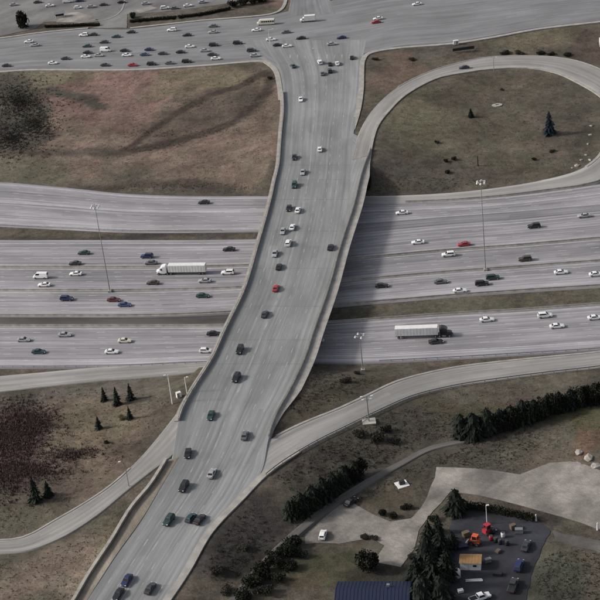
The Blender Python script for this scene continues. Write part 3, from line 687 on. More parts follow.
STREET = [
 (29,41,-1,'sedan','white','white sedan at the far left of the street, just above a silver sedan'),
 (35,44.5,-1,'sedan','silver','silver sedan on the far left of the street, just below a white sedan'),
 (7,65,1,'sedan','charcoal','dark sedan on the street at the left edge of the picture'),
 (53,62.5,1,'sedan','white','white sedan on the near side of the street, just behind a dark grey car'),
 (66,58,1,'sedan','charcoal','dark grey sedan on the street just ahead of a white sedan'),
 (84,34.5,-1,'suv','white','white sport utility car by the parking lot entrance, next to a black car'),
 (93,34,-1,'sedan','black','black sedan by the parking lot entrance, right behind a white sport utility car'),
 (87,45.5,-1,'sedan','green','dark green sedan in the left group on the street, alone in the middle lane'),
 (88,52,1,'sedan','black','black sedan directly above a white sedan in the left group on the street'),
 (86,56,1,'sedan','white','white sedan directly below a black sedan in the left group on the street'),
 (106,50,1,'van','white','white van among the cars in the left group on the street'),
 (99,54.8,1,'sedan','silver','silver sedan just behind and below the white van on the street'),
 (104,41.5,-1,'sedan','charcoal','dark grey sedan turning by the parking lot entrance, lowest of the diagonal three'),
 (116,36,-1,'sedan','teal','dark teal sedan at the parking lot entrance, middle of the diagonal three'),
 (131,31.5,-1,'sedan','black','black sedan at the kerb of the parking lot entrance, topmost of the diagonal three'),
 (125,50,1,'sedan','black','black sedan above a white sedan, right of the white van on the street'),
 (127,54.5,1,'sedan','white','white sedan below a black sedan, right of the white van on the street'),
 (105.5,64.5,1,'sedan','charcoal','dark sedan in the kerb lane of the street, just left of the red car'),
 (133,64.5,1,'sedan','red','red sedan in the kerb lane of the street'),
 (152,63.5,1,'suv','black','black sport utility car in the kerb lane of the street, right of the red car'),
 (170,62.5,1,'sedan','grey','grey sedan in the kerb lane of the street between two black cars'),
 (187,61,1,'suv','black','black sport utility car at the right end of the kerb lane queue on the street'),
 (149.5,49,1,'sedan','navy','navy blue sedan on the street, the upper of two blue cars'),
 (145,54,1,'sedan','blue','blue sedan on the street, the lower of two blue cars'),
 (163,53,1,'sedan','charcoal','dark grey sedan on the street just right of the two blue cars'),
 (181,51.5,1,'sedan','black','black sedan on the street just below left of a white sedan'),
 (190,46,1,'sedan','white','white sedan on the street just above right of a black sedan'),
 (172,29.5,-1,'suv','white','white sport utility car in the far lane of the street below the long hedge'),
 (187,34.5,-1,'sedan','black','black sedan in the far lanes of the street, right of the white sport utility car'),
 (213,25.5,-1,'sedan','grey','grey sedan in the far kerb lane of the street below the hedge end'),
 (213,31.5,-1,'sedan','silver','silver sedan in the far lanes of the street, just below a grey sedan'),
 (214,44.5,1,'suv','black','black sport utility car in the middle lane of the street'),
 (205,50,1,'sedan','silver','silver sedan on the street below left of a black sport utility car'),
 (212.5,54,1,'sedan','charcoal','dark sedan on the street directly above a white sedan near the kerb'),
 (216,58,1,'sedan','white','white sedan in the kerb lane of the street directly below a dark sedan'),
 (238,42.5,1,'suv','black','black sport utility car in the middle of the street approaching the crossing'),
 (252,50,1,'suv','charcoal','dark sport utility car on the street waiting near the crossing, above a silver sedan'),
 (255,55,1,'sedan','silver','silver sedan in the kerb lane of the street near the corner'),
 (256.5,29.5,-1,'sedan','white','white sedan just below left of the white shuttle bus'),
 (271,39,1,'sedan','white','white sedan at the left side of the crossing, above a dark sedan'),
 (278,44.5,1,'sedan','black','black sedan at the left side of the crossing, just left of a white sedan'),
 (287,45.5,1,'sedan','white','white sedan at the crossing just right of a black sedan'),
 (286,31.5,-1,'sedan','grey','grey sedan leaving the crossing, right of the shuttle bus'),
 (301,37.5,-1,'sedan','black','black sedan in the middle of the crossing below the white box truck'),
 (341.5,37,-1,'sedan','navy','navy blue sedan entering the crossing from the right'),
 (332,43.5,1,'sedan','silver','silver sedan at the right side of the crossing below the navy sedan'),
 (376,21.5,-1,'sedan','red','red sedan on the wide street right of the crossing'),
 (378,18,-1,'sedan','white','white sedan directly above the red sedan right of the crossing'),
 (417,3.5,-1,'sedan','white','white sedan at the top of the picture, far right of the crossing')]
for x, y, d, k, c, l in STREET: place_car(x, y, 6.52, (d*10, d*10*STS(x)), k, c, l, 'cars on the street')
LOT = [(38,1.5,1,'sedan','charcoal','dark sedan parked in the lot at the top left, left of the shelter'),(91.5,6,1,'sedan','silver','silver sedan parked in the lot near the driveway'),(68,1,1,'van','white','white van parked at the very top of the lot beside a navy car'),
 (80,0,1,'sedan','navy','navy sedan parked at the very top of the lot beside a white van'),(165,7.5,1,'suv','white','white sport utility car parked in the lot above the long hedge'),(175,7.5,1,'sedan','grey','grey sedan parked in the lot right of a white sport utility car'),(203,1.5,1,'sedan','silver','silver sedan parked in the lot at the top, near the dark evergreen mass'),(50,5,1,'sedan','white','white sedan parked in the lot just above left of the open shelter'),(78,7,1,'hatch','white','white hatchback parked in the lot right of the open shelter'),(104,4,1,'sedan','charcoal','dark sedan parked in the lot beside the driveway kerb, right of a silver sedan'),(146,3,1,'sedan','silver','silver sedan parked at the lot top right of the driveway tree'),(188,5,1,'sedan','white','white sedan parked in the lot right of a grey sedan'),(14,4,1,'sedan','silver','silver sedan parked in the lot at the far top left corner'),(122,1.5,1,'sedan','black','black sedan parked in the lot at the top, above the driveway tree')]
for x, y, d, k, c, l in LOT: place_car(x, y, 6.56, (d*10, -1), k, c, l, 'cars in the parking lot')
ARTC = [
 (293,65.5,1,'sedan','teal','dark teal sedan on the arterial road at the left corner of the crossing'),
 (352,57,1,'sedan','black','black sedan at the right corner of the crossing'),
 (320,62,1,'suv','white','white sport utility car waiting at the crossing, leftmost of three'),
 (337.5,63,1,'sedan','white','white sedan waiting at the crossing, rightmost of three'),
 (330,63.5,1,'sedan','black','black sedan waiting at the crossing between two white cars'),
 (330,70.5,1,'suv','black','black sport utility car second in the queue at the crossing'),
 (322.5,73,1,'sedan','grey','grey sedan queued behind the white sport utility car at the crossing'),
 (301,99,-1,'sedan','white','white sedan alone on the arterial road below the crossing'),
 (320,149,1,'sedan','white','white sedan in the middle of the arterial road beside the loop ramp'),
 (294.5,157,-1,'sedan','black','black sedan on the arterial road, the upper dark car left of a white one'),
 (303,172,-1,'sedan','silver','silver sedan on the arterial road between two dark cars to its left'),
 (294.5,185,-1,'suv','green','dark green sport utility car at the upper end of the overpass'),
 (289,208,-1,'sedan','black','black sedan on the overpass just left of a white sedan'),
 (298,210,1,'sedan','white','white sedan on the overpass just right of a black sedan'),
 (292.5,227,1,'sedan','white','white sedan on the overpass just right of a silver sedan'),
 (283,231,-1,'sedan','silver','silver sedan on the overpass just left of a white sedan'),
 (288.5,243,1,'suv','white','white sport utility car on the overpass, lowest of the white cars'),
 (275,253.5,-1,'sedan','silver','silver sedan on the overpass just above a black car'),
 (279,266.5,1,'sedan','black','black sedan on the overpass between a silver and a red car'),
 (276,288,1,'sedan','red','red sedan in the middle of the overpass'),
 (265,314,1,'sedan','charcoal','dark grey sedan on the overpass just below the red sedan'),
 (330.5,247,1,'sedan','black','black sedan alone by the right parapet of the overpass'),
 (240,350,-1,'suv','black','black sport utility car at the lower end of the overpass, upper of two'),
 (236.5,378,-1,'suv','black','black sport utility car at the lower end of the overpass, lower of two'),
 (211,415.5,-1,'sedan','green','dark green sedan on the arterial road below the overpass'),
 (245,435.5,1,'sedan','grey','grey sedan on the arterial road near the mouth of the right ramp'),
 (188,453.5,-1,'sedan','black','black sedan on the arterial road near the end of the retaining wall'),
 (212,473.5,1,'sedan','silver','silver sedan on the lower arterial road'),
 (184,487,-1,'suv','black','black sport utility car on the lower arterial road left of the silver sedan'),
 (169,520.5,-1,'suv','green','dark green sport utility car, leftmost of three cars abreast on the lower arterial road'),
 (191,518,1,'hatch','teal','small dark teal hatchback, middle of three cars abreast on the lower arterial road'),
 (200,519.5,1,'sedan','black','black sedan, rightmost of three cars abreast on the lower arterial road'),
 (127,580.5,-1,'sedan','navy','navy sedan on the arterial road near the bottom left, upper of two'),
 (118.5,594.5,-1,'sedan','black','black sedan at the bottom edge of the picture beside the retaining wall'),
 (150.5,588.5,1,'sedan','charcoal','dark sedan at the bottom of the arterial road, alone in the right lanes')]
for x, y, d, k, c, l in ARTC:
    dx, dy = art_dir(x, y); place_car(x, y, art_z(y)+.03, (d*dx, d*dy), k, c, l, 'cars on the arterial road')
FWC = [
 (204,202,'sedan','black','black sedan alone on the topmost freeway lanes left of the overpass'),
 (84,252.5,'sedan','green','dark green sedan on the left freeway, upper of a pair left of the mast'),
 (75,263,'sedan','charcoal','dark grey sedan on the left freeway, just above a white sedan near the barrier'),
 (76,273.5,'sedan','white','white sedan on the left freeway just right of the white van'),
 (44.5,284.5,'sedan','white','white sedan on the left freeway directly below the white van'),
 (67,298.5,'suv','navy','dark navy sport utility car on the left freeway, near the foot of the mast'),
 (114,299.5,'sedan','maroon','dark maroon sedan on the left freeway just right of the mast foot'),
 (125,304.5,'sedan','blue','blue sedan on the left freeway next to a maroon sedan'),
 (147,256,'suv','navy','dark navy sport utility car on the left freeway, above left of the semi truck'),
 (151,262.5,'sedan','grey','grey sedan on the left freeway just above the cab of the semi truck'),
 (229,249,'sedan','black','black sedan on the left freeway above the rear of the semi truck'),
 (228,272.5,'suv','white','white sport utility car behind the semi truck on the left freeway'),
 (205,280.5,'sedan','silver','silver sedan on the left freeway below the rear of the semi truck'),
 (153,282.5,'sedan','brown','dark brown sedan on the left freeway below the cab of the semi truck'),
 (203,295.5,'sedan','green','dark green sedan on the left freeway close to the overpass'),
 (24,339.5,'sedan','silver','silver sedan on the near left freeway, leftmost'),
 (65,334.5,'sedan','silver','silver sedan on the near left freeway, close to the dark median'),
 (125,340.5,'sedan','cream','cream sedan on the near left freeway, above right of a white sedan'),
 (39,351.5,'sedan','teal','dark teal sedan on the near left freeway'),
 (112,351.5,'sedan','white','white sedan on the near left freeway below a cream sedan'),
 (214,333.5,'sedan','black','black sedan on the near left freeway beside the overpass'),
 (206,350.5,'hatch','white','white hatchback on the near left freeway about to pass below the overpass'),
 (402,212.5,'sedan','white','white sedan on the topmost freeway lanes right of the overpass'),
 (418,242,'sedan','white','white sedan on the right freeway left of the red sedan'),
 (448.5,254.5,'suv','white','white sport utility car on the right freeway below the red sedan'),
 (464,244,'sedan','red','red sedan on the right freeway left of the tall mast'),
 (382,285.5,'sedan','black','black sedan alone on the right freeway nearest the overpass'),
 (441,281.5,'sedan','grey','grey sedan on the right freeway above left of a white sedan by the median'),
 (534,226,'suv','black','black sport utility car on the far right freeway lanes'),
 (584,215.5,'sedan','silver','silver sedan on the far right freeway lanes near the picture edge'),
 (525,259,'suv','brown','dark brown sport utility car on the right freeway, right of the mast'),
 (561,272,'sedan','white','white sedan on the right freeway, left of another white sedan at the edge'),
 (493,277.5,'suv','green','dark green sport utility car on the right freeway just right of the mast foot'),
 (482,283.5,'suv','black','black sport utility car on the right freeway just below the mast foot'),
 (460,290.5,'sedan','white','white sedan on the right freeway beside the grass median'),
 (596,274,'sedan','white','white sedan on the right freeway cut by the right picture edge, above the median'),
 (317,340.5,'sedan','silver','silver sedan coming out from below the overpass'),
 (436,341.5,'sedan','charcoal','dark grey sedan on the near right freeway below the truck cab'),
 (487,319.5,'sedan','white','white sedan on the near right freeway, right of the box trailer truck'),
 (545,315.5,'suv','white','white sport utility car on the near right freeway close to the median'),
 (557,326,'sedan','white','white sedan on the near right freeway below a white sport utility car'),
 (595,317.5,'sedan','white','white sedan at the right picture edge on the near freeway')]
for x, y, k, c, l in FWC:
    d = -1 if y < np.interp(x, [0, 250, 360, 600], [291, 290, 281, 257]) else 1
    place_car(x, y, .02, (d*10, d*10*FWS(x)), k, c, l, 'cars on the freeway')
place_car(464, 67, 5.3, (-10, 1.2), 'sedan', 'charcoal', 'dark sedan driving on top of the loop ramp', 'cars on the ramps')
p_ = G(351, 503); place_car(351, 502, p_.z+.1, (8, -6), 'sedan', 'black', 'black sedan parked on the dirt left of the gravel lot', 'cars near the yard')
place_car(323, 535, 1.55, (2, -8), 'hatch', 'white', 'white hatchback parked at the left end of the gravel lot', 'cars near the yard')
place_car(41, 276.5, .02, (-10, 0), 'van', 'white', 'large white passenger van on the left freeway', None)

def wheelset(o, spots, r=.5, w_=.3):
    g = MB(); g.tube((0,-w_/2,0),(0,w_/2,0), r, n=14); wm = g.mesh('wheel', M['tyre'])
    g = MB(); g.tube((0,-w_/2-.01,0),(0,w_/2+.01,0), r*.55, n=10); rm = g.mesh('rim', M['rim'])
    for p in spots:
        c = link('wheel', wm, o); c.location = p; link('rim', rm, c)
def semi(px, py, dirpx, cabmat, label, TL=14.6):
    p = P(px, py, .02); q = P(px+dirpx[0], py+dirpx[1], .02); rz = math.atan2(q.y-p.y, q.x-p.x)
    o = empty('semi_truck', p, rz, label, 'truck', 'semi trucks on the freeway')   # origin at trailer centre
    h = TL/2
    g = MB(); g.box((0,0,2.6), (TL,2.6,2.75)); t = g.build('trailer', M['white'], o)
    for k in range(13):
        for s_ in (-1,1):
            g = MB(); g.box((-h+.6+k*(TL-1.2)/12, s_*1.318, 2.6), (.07,.035,2.6)); g.build('side_rib', M['white'], t)
    g = MB(); g.box((0,0,4.0), (TL-.2,2.4,.06)); g.build('roof_panel', M['white'], t)
    g = MB(); g.box((-h-.03,0,2.6), (.05,2.45,2.55)); g.build('rear_door', M['lamp'], t)
    for s_ in (-1,1):
        g = MB(); g.box((0,s_*1.2,1.12), (TL-.3,.1,.22)); g.build('side_rail', M['darksteel'], t)
        g = MB(); g.tube((h-3,s_*.8,.25),(h-3,s_*.8,1.2), .08); g.build('landing_leg', M['darksteel'], t)
    g = MB(); g.box((h+1.6,0,.85), (7.0,1.0,.3)); g.build('chassis', M['darksteel'], o)
    cm = PAINT[cabmat]
    R = []
    for x, zb, zt, wd in [(h+.7,.9,3.6,1.22),(h+1.1,.8,3.85,1.24),(h+2.2,.8,3.7,1.24),(h+3.1,.75,3.15,1.22)]:
        R.append([(x,-wd,zb),(x,-wd,zt-.4),(x,-wd*.82,zt),(x,wd*.82,zt),(x,wd,zt-.4),(x,wd,zb)])
    g = MB(); g.rings(R); cb = g.build('cab', cm, o)
    R = []
    for x, zb, zt, wd in [(h+3.05,.7,2.0,1.08),(h+4.2,.65,1.85,1.0),(h+4.75,.6,1.65,.88)]:
        R.append([(x,-wd,zb),(x,-wd,zt-.25),(x,-wd*.75,zt),(x,wd*.75,zt),(x,wd,zt-.25),(x,wd,zb)])
    g = MB(); g.rings(R); hd = g.build('hood', cm, o)
    g = MB(); g.poly([(h+3.13,-1.0,2.05),(h+3.13,1.0,2.05),(h+3.13,.92,2.85),(h+3.13,-.92,2.85)]); g.build('windshield', M['glass'], cb)
    for s_ in (-1,1):
        g = MB(); g.box((h+2.65,s_*1.235,2.35), (.75,.03,.65)); g.build('side_window', M['glass'], cb)
        g = MB(); g.tube((h+1.4,s_*1.0,.62),(h+2.7,s_*1.0,.62), .32, n=12); g.build('fuel_tank', M['steel'], o)
        g = MB(); g.tube((h+.55,s_*1.1,1),(h+.55,s_*1.1,4.0), .09); g.build('exhaust_stack', M['steel'], o)
        g = MB(); g.box((h+4.72,s_*.7,1.1), (.1,.3,.2)); g.build('headlight', M['headlight'], hd)
        g = MB(); g.box((h+3.2,s_*1.42,2.3), (.1,.22,.5)); g.build('side_mirror', M['black'], cb)
    wheelset(o, [(x, s_*1.1, .5) for x in (-h+1.2,-h+2.5,h-.9,h+.5,h+3.9) for s_ in (-1,1)])
    return o
semi(188, 273.5, (-10, .1), 'white', 'white semi truck with white cab and long box trailer on the left freeway')
semi(417, 336.8, (10, -.35), 'black', 'semi truck with white box trailer and black cab on the near right freeway')

def box_truck(px, py, z, dirpx, label):
    p = P(px, py, z); q = P(px+dirpx[0], py+dirpx[1], z); rz = math.atan2(q.y-p.y, q.x-p.x)
    o = empty('box_truck', p, rz, label, 'truck')
    g = MB(); g.box((-1.1,0,2.1), (5.6,2.4,2.6)); b = g.build('cargo_box', M['white'], o)
    g = MB(); g.box((-3.93,0,2.05), (.05,2.2,2.35)); g.build('rear_door', M['lamp'], b)
    g = MB(); g.box((0,0,.7), (7.8,.9,.25)); g.build('chassis', M['darksteel'], o)
    R = [[(x,-w_,.6),(x,-w_,zt-.3),(x,-w_*.85,zt),(x,w_*.85,zt),(x,w_,zt-.3),(x,w_,.6)] for x, zt, w_ in [(1.85,2.45,1.02),(2.6,2.4,1.02),(3.2,1.75,1.0),(4.1,1.4,.9)]]
    g = MB(); g.rings(R); c = g.build('cab', PAINT['white'], o)
    g = MB(); g.poly([(2.68,-.85,2.32),(3.2,-.88,1.78),(3.2,.88,1.78),(2.68,.85,2.32)]); w_ = g.build('windshield', M['glass'], c); w_.location = (.06,0,.05)
    for s_ in (-1,1):
        g = MB(); g.box((2.4,s_*1.03,1.85), (.8,.03,.5)); g.build('side_window', M['glass'], c)
        g = MB(); g.box((4.08,s_*.65,1.05), (.1,.3,.2)); g.build('headlight', M['headlight'], c)
    wheelset(o, [(x, s_*1.0, .42) for x in (-2.2,3.0) for s_ in (-1,1)], .42)
box_truck(308, 21.5, 6.53, (-10, .7), 'white box truck crossing the junction at the top of the picture')
def shuttle(px, py, z, dirpx, label):
    p = P(px, py, z); q = P(px+dirpx[0], py+dirpx[1], z); rz = math.atan2(q.y-p.y, q.x-p.x)
    o = empty('shuttle_bus', p, rz, label, 'bus')
    R = [[(x,-w_,.45),(x,-w_,zt-.35),(x,-w_*.85,zt),(x,w_*.85,zt),(x,w_,zt-.35),(x,w_,.45)] for x, zt, w_ in [(-4.7,2.85,1.15),(-4.6,2.95,1.2),(2.9,2.95,1.2),(3.5,2.6,1.12),(3.9,1.6,1.0),(4.7,1.35,.92)]]
    g = MB(); g.rings(R); b = g.build('body', PAINT['cream'], o)
    for s_ in (-1,1):
        for k in range(6):
            g = MB(); g.box((-4.0+k*1.15,s_*1.205,1.95), (.95,.03,.75)); g.build('side_window', M['glass'], b)
        g = MB(); g.box((4.66,s_*.65,1.05), (.1,.3,.2)); g.build('headlight', M['headlight'], b)
    g = MB(); g.poly([(3.52,-.95,2.5),(3.9,-.9,1.65),(3.9,.9,1.65),(3.52,.95,2.5)]); w_ = g.build('windshield', M['glass'], b); w_.location = (.05,0,.03)
    g = MB(); g.box((-4.74,0,2.0), (.04,1.7,.8)); g.build('rear_window', M['glass'], b)
    wheelset(o, [(x, s_*1.02, .42) for x in (-2.8,3.3) for s_ in (-1,1)], .42)
shuttle(266, 24.5, 6.53, (-10, .6), 'cream white shuttle bus in the far lane of the street near the crossing')

# ------------------------------------------------------------------ light masts and poles
def mast(px, py, z, h, label, group, n=6, r0=.2):
    p = P(px, py, z); o = empty('light_mast', p, 0, label, 'light mast', group)
    g = MB(); g.box((0,0,.3), (1.3,1.3,1.0)); g.build('base', M['concrete'], o)
    g = MB(); g.tube((0,0,.8),(0,0,h), r0, r0*.45, n=12); g.build('pole', M['mastpole'], o)
    g = MB(); k = 16
    for i in range(k):
        a0, a1 = 2*math.pi*i/k, 2*math.pi*(i+1)/k; R_ = 1.25
        g.tube((R_*math.cos(a0),R_*math.sin(a0),h-.3),(R_*math.cos(a1),R_*math.sin(a1),h-.3), .06, n=6)
    for i in range(3):
        a = 2*math.pi*i/3; g.tube((0,0,h-.1),(1.25*math.cos(a),1.25*math.sin(a),h-.3), .05, n=6)
    rg = g.build('luminaire_ring', M['steel'], o)
    for i in range(n):
        a = 2*math.pi*i/n+.3; g = MB(); g.tube((1.5*math.cos(a),1.5*math.sin(a),h-.75),(1.5*math.cos(a),1.5*math.sin(a),h-.2), .42, .22, n=10); g.build('lamp', M['lamp'], rg)
mast(110, 292, 0, 36, 'tall high mast light rising from the freeway median, left of the overpass', 'high mast lights')
mast(485.5, 270.5, 0, 36, 'tall high mast light rising from the freeway median, right of the overpass', 'high mast lights')
q = G(363, 371); mast(363, 371, q.z, 14, 'shorter light mast on the grass between the near freeway and the ramp', None, 4, .2)
def lamp_post(px, py, h, arms, label, mat='lamp', name='street_light', pad=False, cat='lamp post', r=.13):
    q = G(px, py); o = empty(name, q, 0, label, cat)
    g = MB(); g.tube((0,0,-.3),(0,0,h), r, r*.6, n=10); pl = g.build('pole', M[mat], o)
    if pad: g = MB(); g.box((0,0,.1), (4.2,3.4,.5)); g.build('pad', M['concrete'], o)
    for (dx, dz) in arms:
        g = MB(); g.tube((0,0,h+dz-.4),(dx,0,h+dz), .07, n=6); a = g.build('arm', M[mat], o)
        g = MB(); g.box((dx,0,h+dz-.05), (.85,.5,.24), taper=.8); g.build('lamp', M['lamp'], a)
lamp_post(369, 422, 9.5, [(-1.6,0),(1.6,0),(-1.2,-1.1),(1.2,-1.1)], 'grey pole with stacked crossarm lamps on a concrete pad beside the ramp', 'steel', pad=True, r=.22)
lamp_post(172.5, 404, 11, [(-1.0,0)], 'pale concrete light pole below the overpass, left of the shorter pole', 'lamp', r=.24)
lamp_post(187, 393, 6, [(.8,0)], 'shorter pale light pole against the overpass edge', 'lamp', r=.2)
lamp_post(129, 487, 9, [(-1.5,.3)], 'thin street light beside the entry ramp at the lower left', 'steel')
lamp_post(494, 72, 7, [(1.4,.2)], 'thin street light at the top of the loop ramp', 'steel')
lamp_post(478, 166, 4.5, [], 'short dark post standing in the loop grass', 'black', 'post', cat='post', r=.25)
lamp_post(487, 524, 6.5, [(.5,0)], 'pale pole standing at the edge of the work yard', 'lamp', r=.14)
lamp_post(536, 521, 2.2, [], 'short white post at the mouth of the dark yard lane', 'white', 'post', cat='post', r=.3)
lamp_post(597.5, 530, 2.4, [], 'short white post at the right picture edge below the gravel lot', 'white', 'post', cat='post', r=.3)
lamp_post(270, 45, 8, [(2.2,.3)], 'pale traffic signal pole at the left of the crossing', 'lamp', 'traffic_signal', cat='signal')
lamp_post(319, 62, 7, [(-2.2,.3)], 'pale traffic signal pole on the arterial side of the crossing', 'lamp', 'traffic_signal', cat='signal')

# ------------------------------------------------------------------ trees and shrubs
def conifer_mesh(seed, ratio, levels=26, spread=13, prof=0):
    """unit-height crown of drooping needle sprays"""
    r = random.Random(seed); v = []; f = []
    for l in range(levels):
        t = l/(levels-1); z = .06+.93*t
        R0 = ratio*((1-t)**.8 if not prof else (max(0, 1-t**2.2))**.6*(.78+.22*min(1, t*4)))*(.78+.4*r.random())+.012
        nb = max(4, int(spread*(1-t*.55)))
        for b in range(nb):
            a = 2*math.pi*(b+r.random())/nb; Rb = R0*r.uniform(.6, 1.15)
            for k in range(4):
                s0 = (k+.2)/4; d = Rb*s0; ww = Rb*(.40-.06*k)+.008
                c, s_ = math.cos(a), math.sin(a); zz = z-Rb*.35*s0+r.uniform(-.012,.012)
                px, py = c*d, s_*d; tx, ty = -s_, c
                L_ = Rb*.36+.01; b0 = len(v); tw = r.uniform(-.03,.03)
                v += [(px+tx*ww*.5,py+ty*ww*.5,zz+tw),(px-tx*ww*.5,py-ty*ww*.5,zz-tw),(px+c*L_,py+s_*L_,zz-L_*.55),(px-c*L_*.3,py-s_*L_*.3,zz+L_*.5)]
                f += [(b0,b0+1,b0+2),(b0,b0+3,b0+1)]
    # inner mass that hides the trunk
    n = 9; b0 = len(v)
    for l in range(9):
        t = l/8; z = .05+.9*t
        for i in range(n):
            a = 2*math.pi*i/n; R0 = ratio*((1-t)**.8*.5 if not prof else (max(0, 1-t**2.2))**.6*.66)*r.uniform(.75,1.2)+.004
            v.append((R0*math.cos(a), R0*math.sin(a), z))
    for l in range(8):
        for i in range(n):
            j = (i+1) % n; f.append((b0+l*n+i, b0+l*n+j, b0+(l+1)*n+j, b0+(l+1)*n+i))
    m = bpy.data.meshes.new('crown'); m.from_pydata(v, [], f); return m
def bush_mesh(seed, n=1000, lobes=8, flat=.75, leaf=.085):
    """unit-radius crown made of leaf clumps on uneven lobes"""
    r = random.Random(seed); v = []; f = []
    L_ = [(r.uniform(-.55,.55), r.uniform(-.55,.55), r.uniform(.3,.75)*flat+.1, r.uniform(.3,.5)) for _ in range(lobes)]+[(0,0,.5*flat,.55)]
    for _ in range(n):
        cx, cy, cz, R0 = r.choice(L_); d = Vector((r.gauss(0,1), r.gauss(0,1), r.gauss(0,1)*.85)).normalized()*R0*r.random()**.35
        p = Vector((cx, cy, cz))+d
        if p.z < 0: p.z = abs(p.z)*.3
        q = Vector((r.gauss(0,1), r.gauss(0,1), r.gauss(0,1))).normalized(); u = q.orthogonal().normalized(); w_ = q.cross(u); s_ = leaf*r.uniform(.6,1.3); b0 = len(v)
        v += [tuple(p+u*s_), tuple(p-u*s_*.6+w_*s_), tuple(p-u*s_*.6-w_*s_), tuple(p+q*s_*.8)]
        f += [(b0,b0+1,b0+2),(b0,b0+1,b0+3)]
    m = bpy.data.meshes.new('crown'); m.from_pydata(v, [], f); return m
CON = [conifer_mesh(i, r_) for i, r_ in enumerate((.22,.26,.33,.42))]
CED = [conifer_mesh(40+i, r_, 20, 14, prof=1) for i, r_ in enumerate((.34,.40,.46))]
CONB = conifer_mesh(9, .30)
for m_ in CON+CED: m_.materials.append(M['conifer'])
CONB.materials.append(M['bluefir'])
BUSH = {}
for k_, mt in (('evergreen','evergreen'),('shrub','shrub'),('twig','twig'),('olive','olive')):
    BUSH[k_] = [bush_mesh(20+i+hash(len(k_)) % 7) for i in range(3)]
    for m_ in BUSH[k_]: m_.materials.append(M[mt])
g = MB(); g.tube((0,0,-.05),(0,0,.95), .022, .003, n=7)
TRUNK = g.mesh('trunk', M['bark'])
g = MB(); g.tube((0,0,-.15),(.05,.02,.35), .07, .04, n=7)
for a_ in range(5): g.tube((.05*.8,.02*.8,.28),(.4*math.cos(a_*1.26),.4*math.sin(a_*1.26),.62), .035, .012, n=5)
STEM = g.mesh('trunk', M['bark'])
def conifer(px, py, h, wv, label, group=None, blue=False):
    p = G(px, py); o = empty('conifer_tree', p, rnd.uniform(0, 6.28), label, 'tree', group)
    me_ = CONB if blue else (CED[wv-4] if wv >= 4 else CON[wv])
    c = link('crown', me_, o); c.scale = (h, h, h); t = link('trunk', TRUNK, o); t.scale = (h, h, h)
    return o
def bush(px, py, r, hf, kind, label, group=None, name='shrub', cat='shrub'):
    p = G(px, py); o = empty(name, p, rnd.uniform(0, 6.28), label, cat, group)
    c = link('crown', rnd.choice(BUSH[kind]), o); c.scale = (r, r, r*hf); t = link('trunk', STEM, o); t.scale = (r, r, r*hf)
    return o
conifer(549.5, 134, 10.5, 2, 'tall dark blue conifer standing alone in the loop grass', blue=True)
conifer(471, 117, 4.2, 3, 'small dark conifer in the loop grass left of the pale pad')
ORD = ['first','second','third','fourth','fifth','sixth','seventh','eighth','ninth','tenth','eleventh','twelfth','thirteenth']
HR = [(461,438,10.5,2),(473,437,12,2),(487,434,13,3),(500,430,10.5,2),(511,426,9.5,3),(522,422,9.5,2),(534,418,8.8,3),(546,414,8.8,2),(558,411,8.2,3),(570,408,8.4,2),(582,405,8,3),(594,402.5,7.6,2),(606,401,7.6,3)]
for i, (x, y, h, v_) in enumerate(HR):
    conifer(x, y, h*rnd.uniform(.74,.9), 4+rnd.randrange(3), f'dark conifer in the long row below the ramp, {ORD[i]} from its left end', 'conifer row below the ramp')
    if i < 12: bush(x+6, y-.5, 3.3, 2.0, 'evergreen', f'dark evergreen bush between the {ORD[i]} and {ORD[i+1]} conifers of the long row', 'bushes in the conifer row')
R2 = [(290,518,7.5,2),(302,513,8,3),(312,506,8.5,2),(323,500,9,3),(333,493,8.5,2),(344,485,8.5,3),(355,478,7.5,2)]
for i, (x, y, h, v_) in enumerate(R2):
    conifer(x, y, h*rnd.uniform(.75,.95), 4+rnd.randrange(3), f'dark conifer in the short diagonal row beside the dirt track, {ORD[i]} from its left end', 'diagonal conifer row')
    bush(x+4, y-2, 3.2, 1.8, 'evergreen', f'dark evergreen bush at the foot of the {ORD[i]} conifer of the diagonal row', 'bushes in the diagonal row')
LL = [(104.5,401,5.5,0,'leftmost of the three dark conifers below the freeway exit ramp'),(117.5,405,7,0,'middle of the three dark conifers below the freeway exit ramp'),(131,400,6.5,0,'rightmost of the three dark conifers below the freeway exit ramp'),
      (99,429,5,1,'small dark conifer alone left of the yellowish shrub'),(130,419,5,0,'narrow dark conifer right beside the yellowish shrub'),(36,501,9,0,'larger of the two dark conifers above the entry ramp'),(48.5,496,5.5,2,'smaller of the two dark conifers above the entry ramp')]
for x, y, h, v_, l in LL: conifer(x, y, h, v_, l, 'conifers in the lower left field')
BP = [(456,513,9.5,2,'dark conifer with a clear pointed top above the work yard'),(429,541,8,3,'dark conifer at the edge of the gravel lot, leftmost of the big clump'),(438,533,7,2,'dark conifer just above the big clump, beside the gravel lot'),(427,566,12,3,'tall dark conifer on the left side of the big clump by the yard'),
      (441,556,11,3,'tall dark conifer at the top of the big clump by the yard'),(417,586,11,3,'dark conifer between the blue roof and the big clump'),(433,588,13,3,'tallest dark conifer in the middle of the big clump by the yard'),(447,578,11,3,'dark conifer on the yard side of the big clump'),(423,606,12,3,'dark conifer at the bottom picture edge, left in the big clump'),(442,607,12,3,'dark conifer at the bottom picture edge, right in the big clump'),(452,547,6,2,'small dark conifer at the yard corner')]
for x, y, h, v_, l in BP: conifer(x, y, h*.9, v_ if rnd.random() < .5 else 4+rnd.randrange(2), l, 'big conifer clump by the yard')
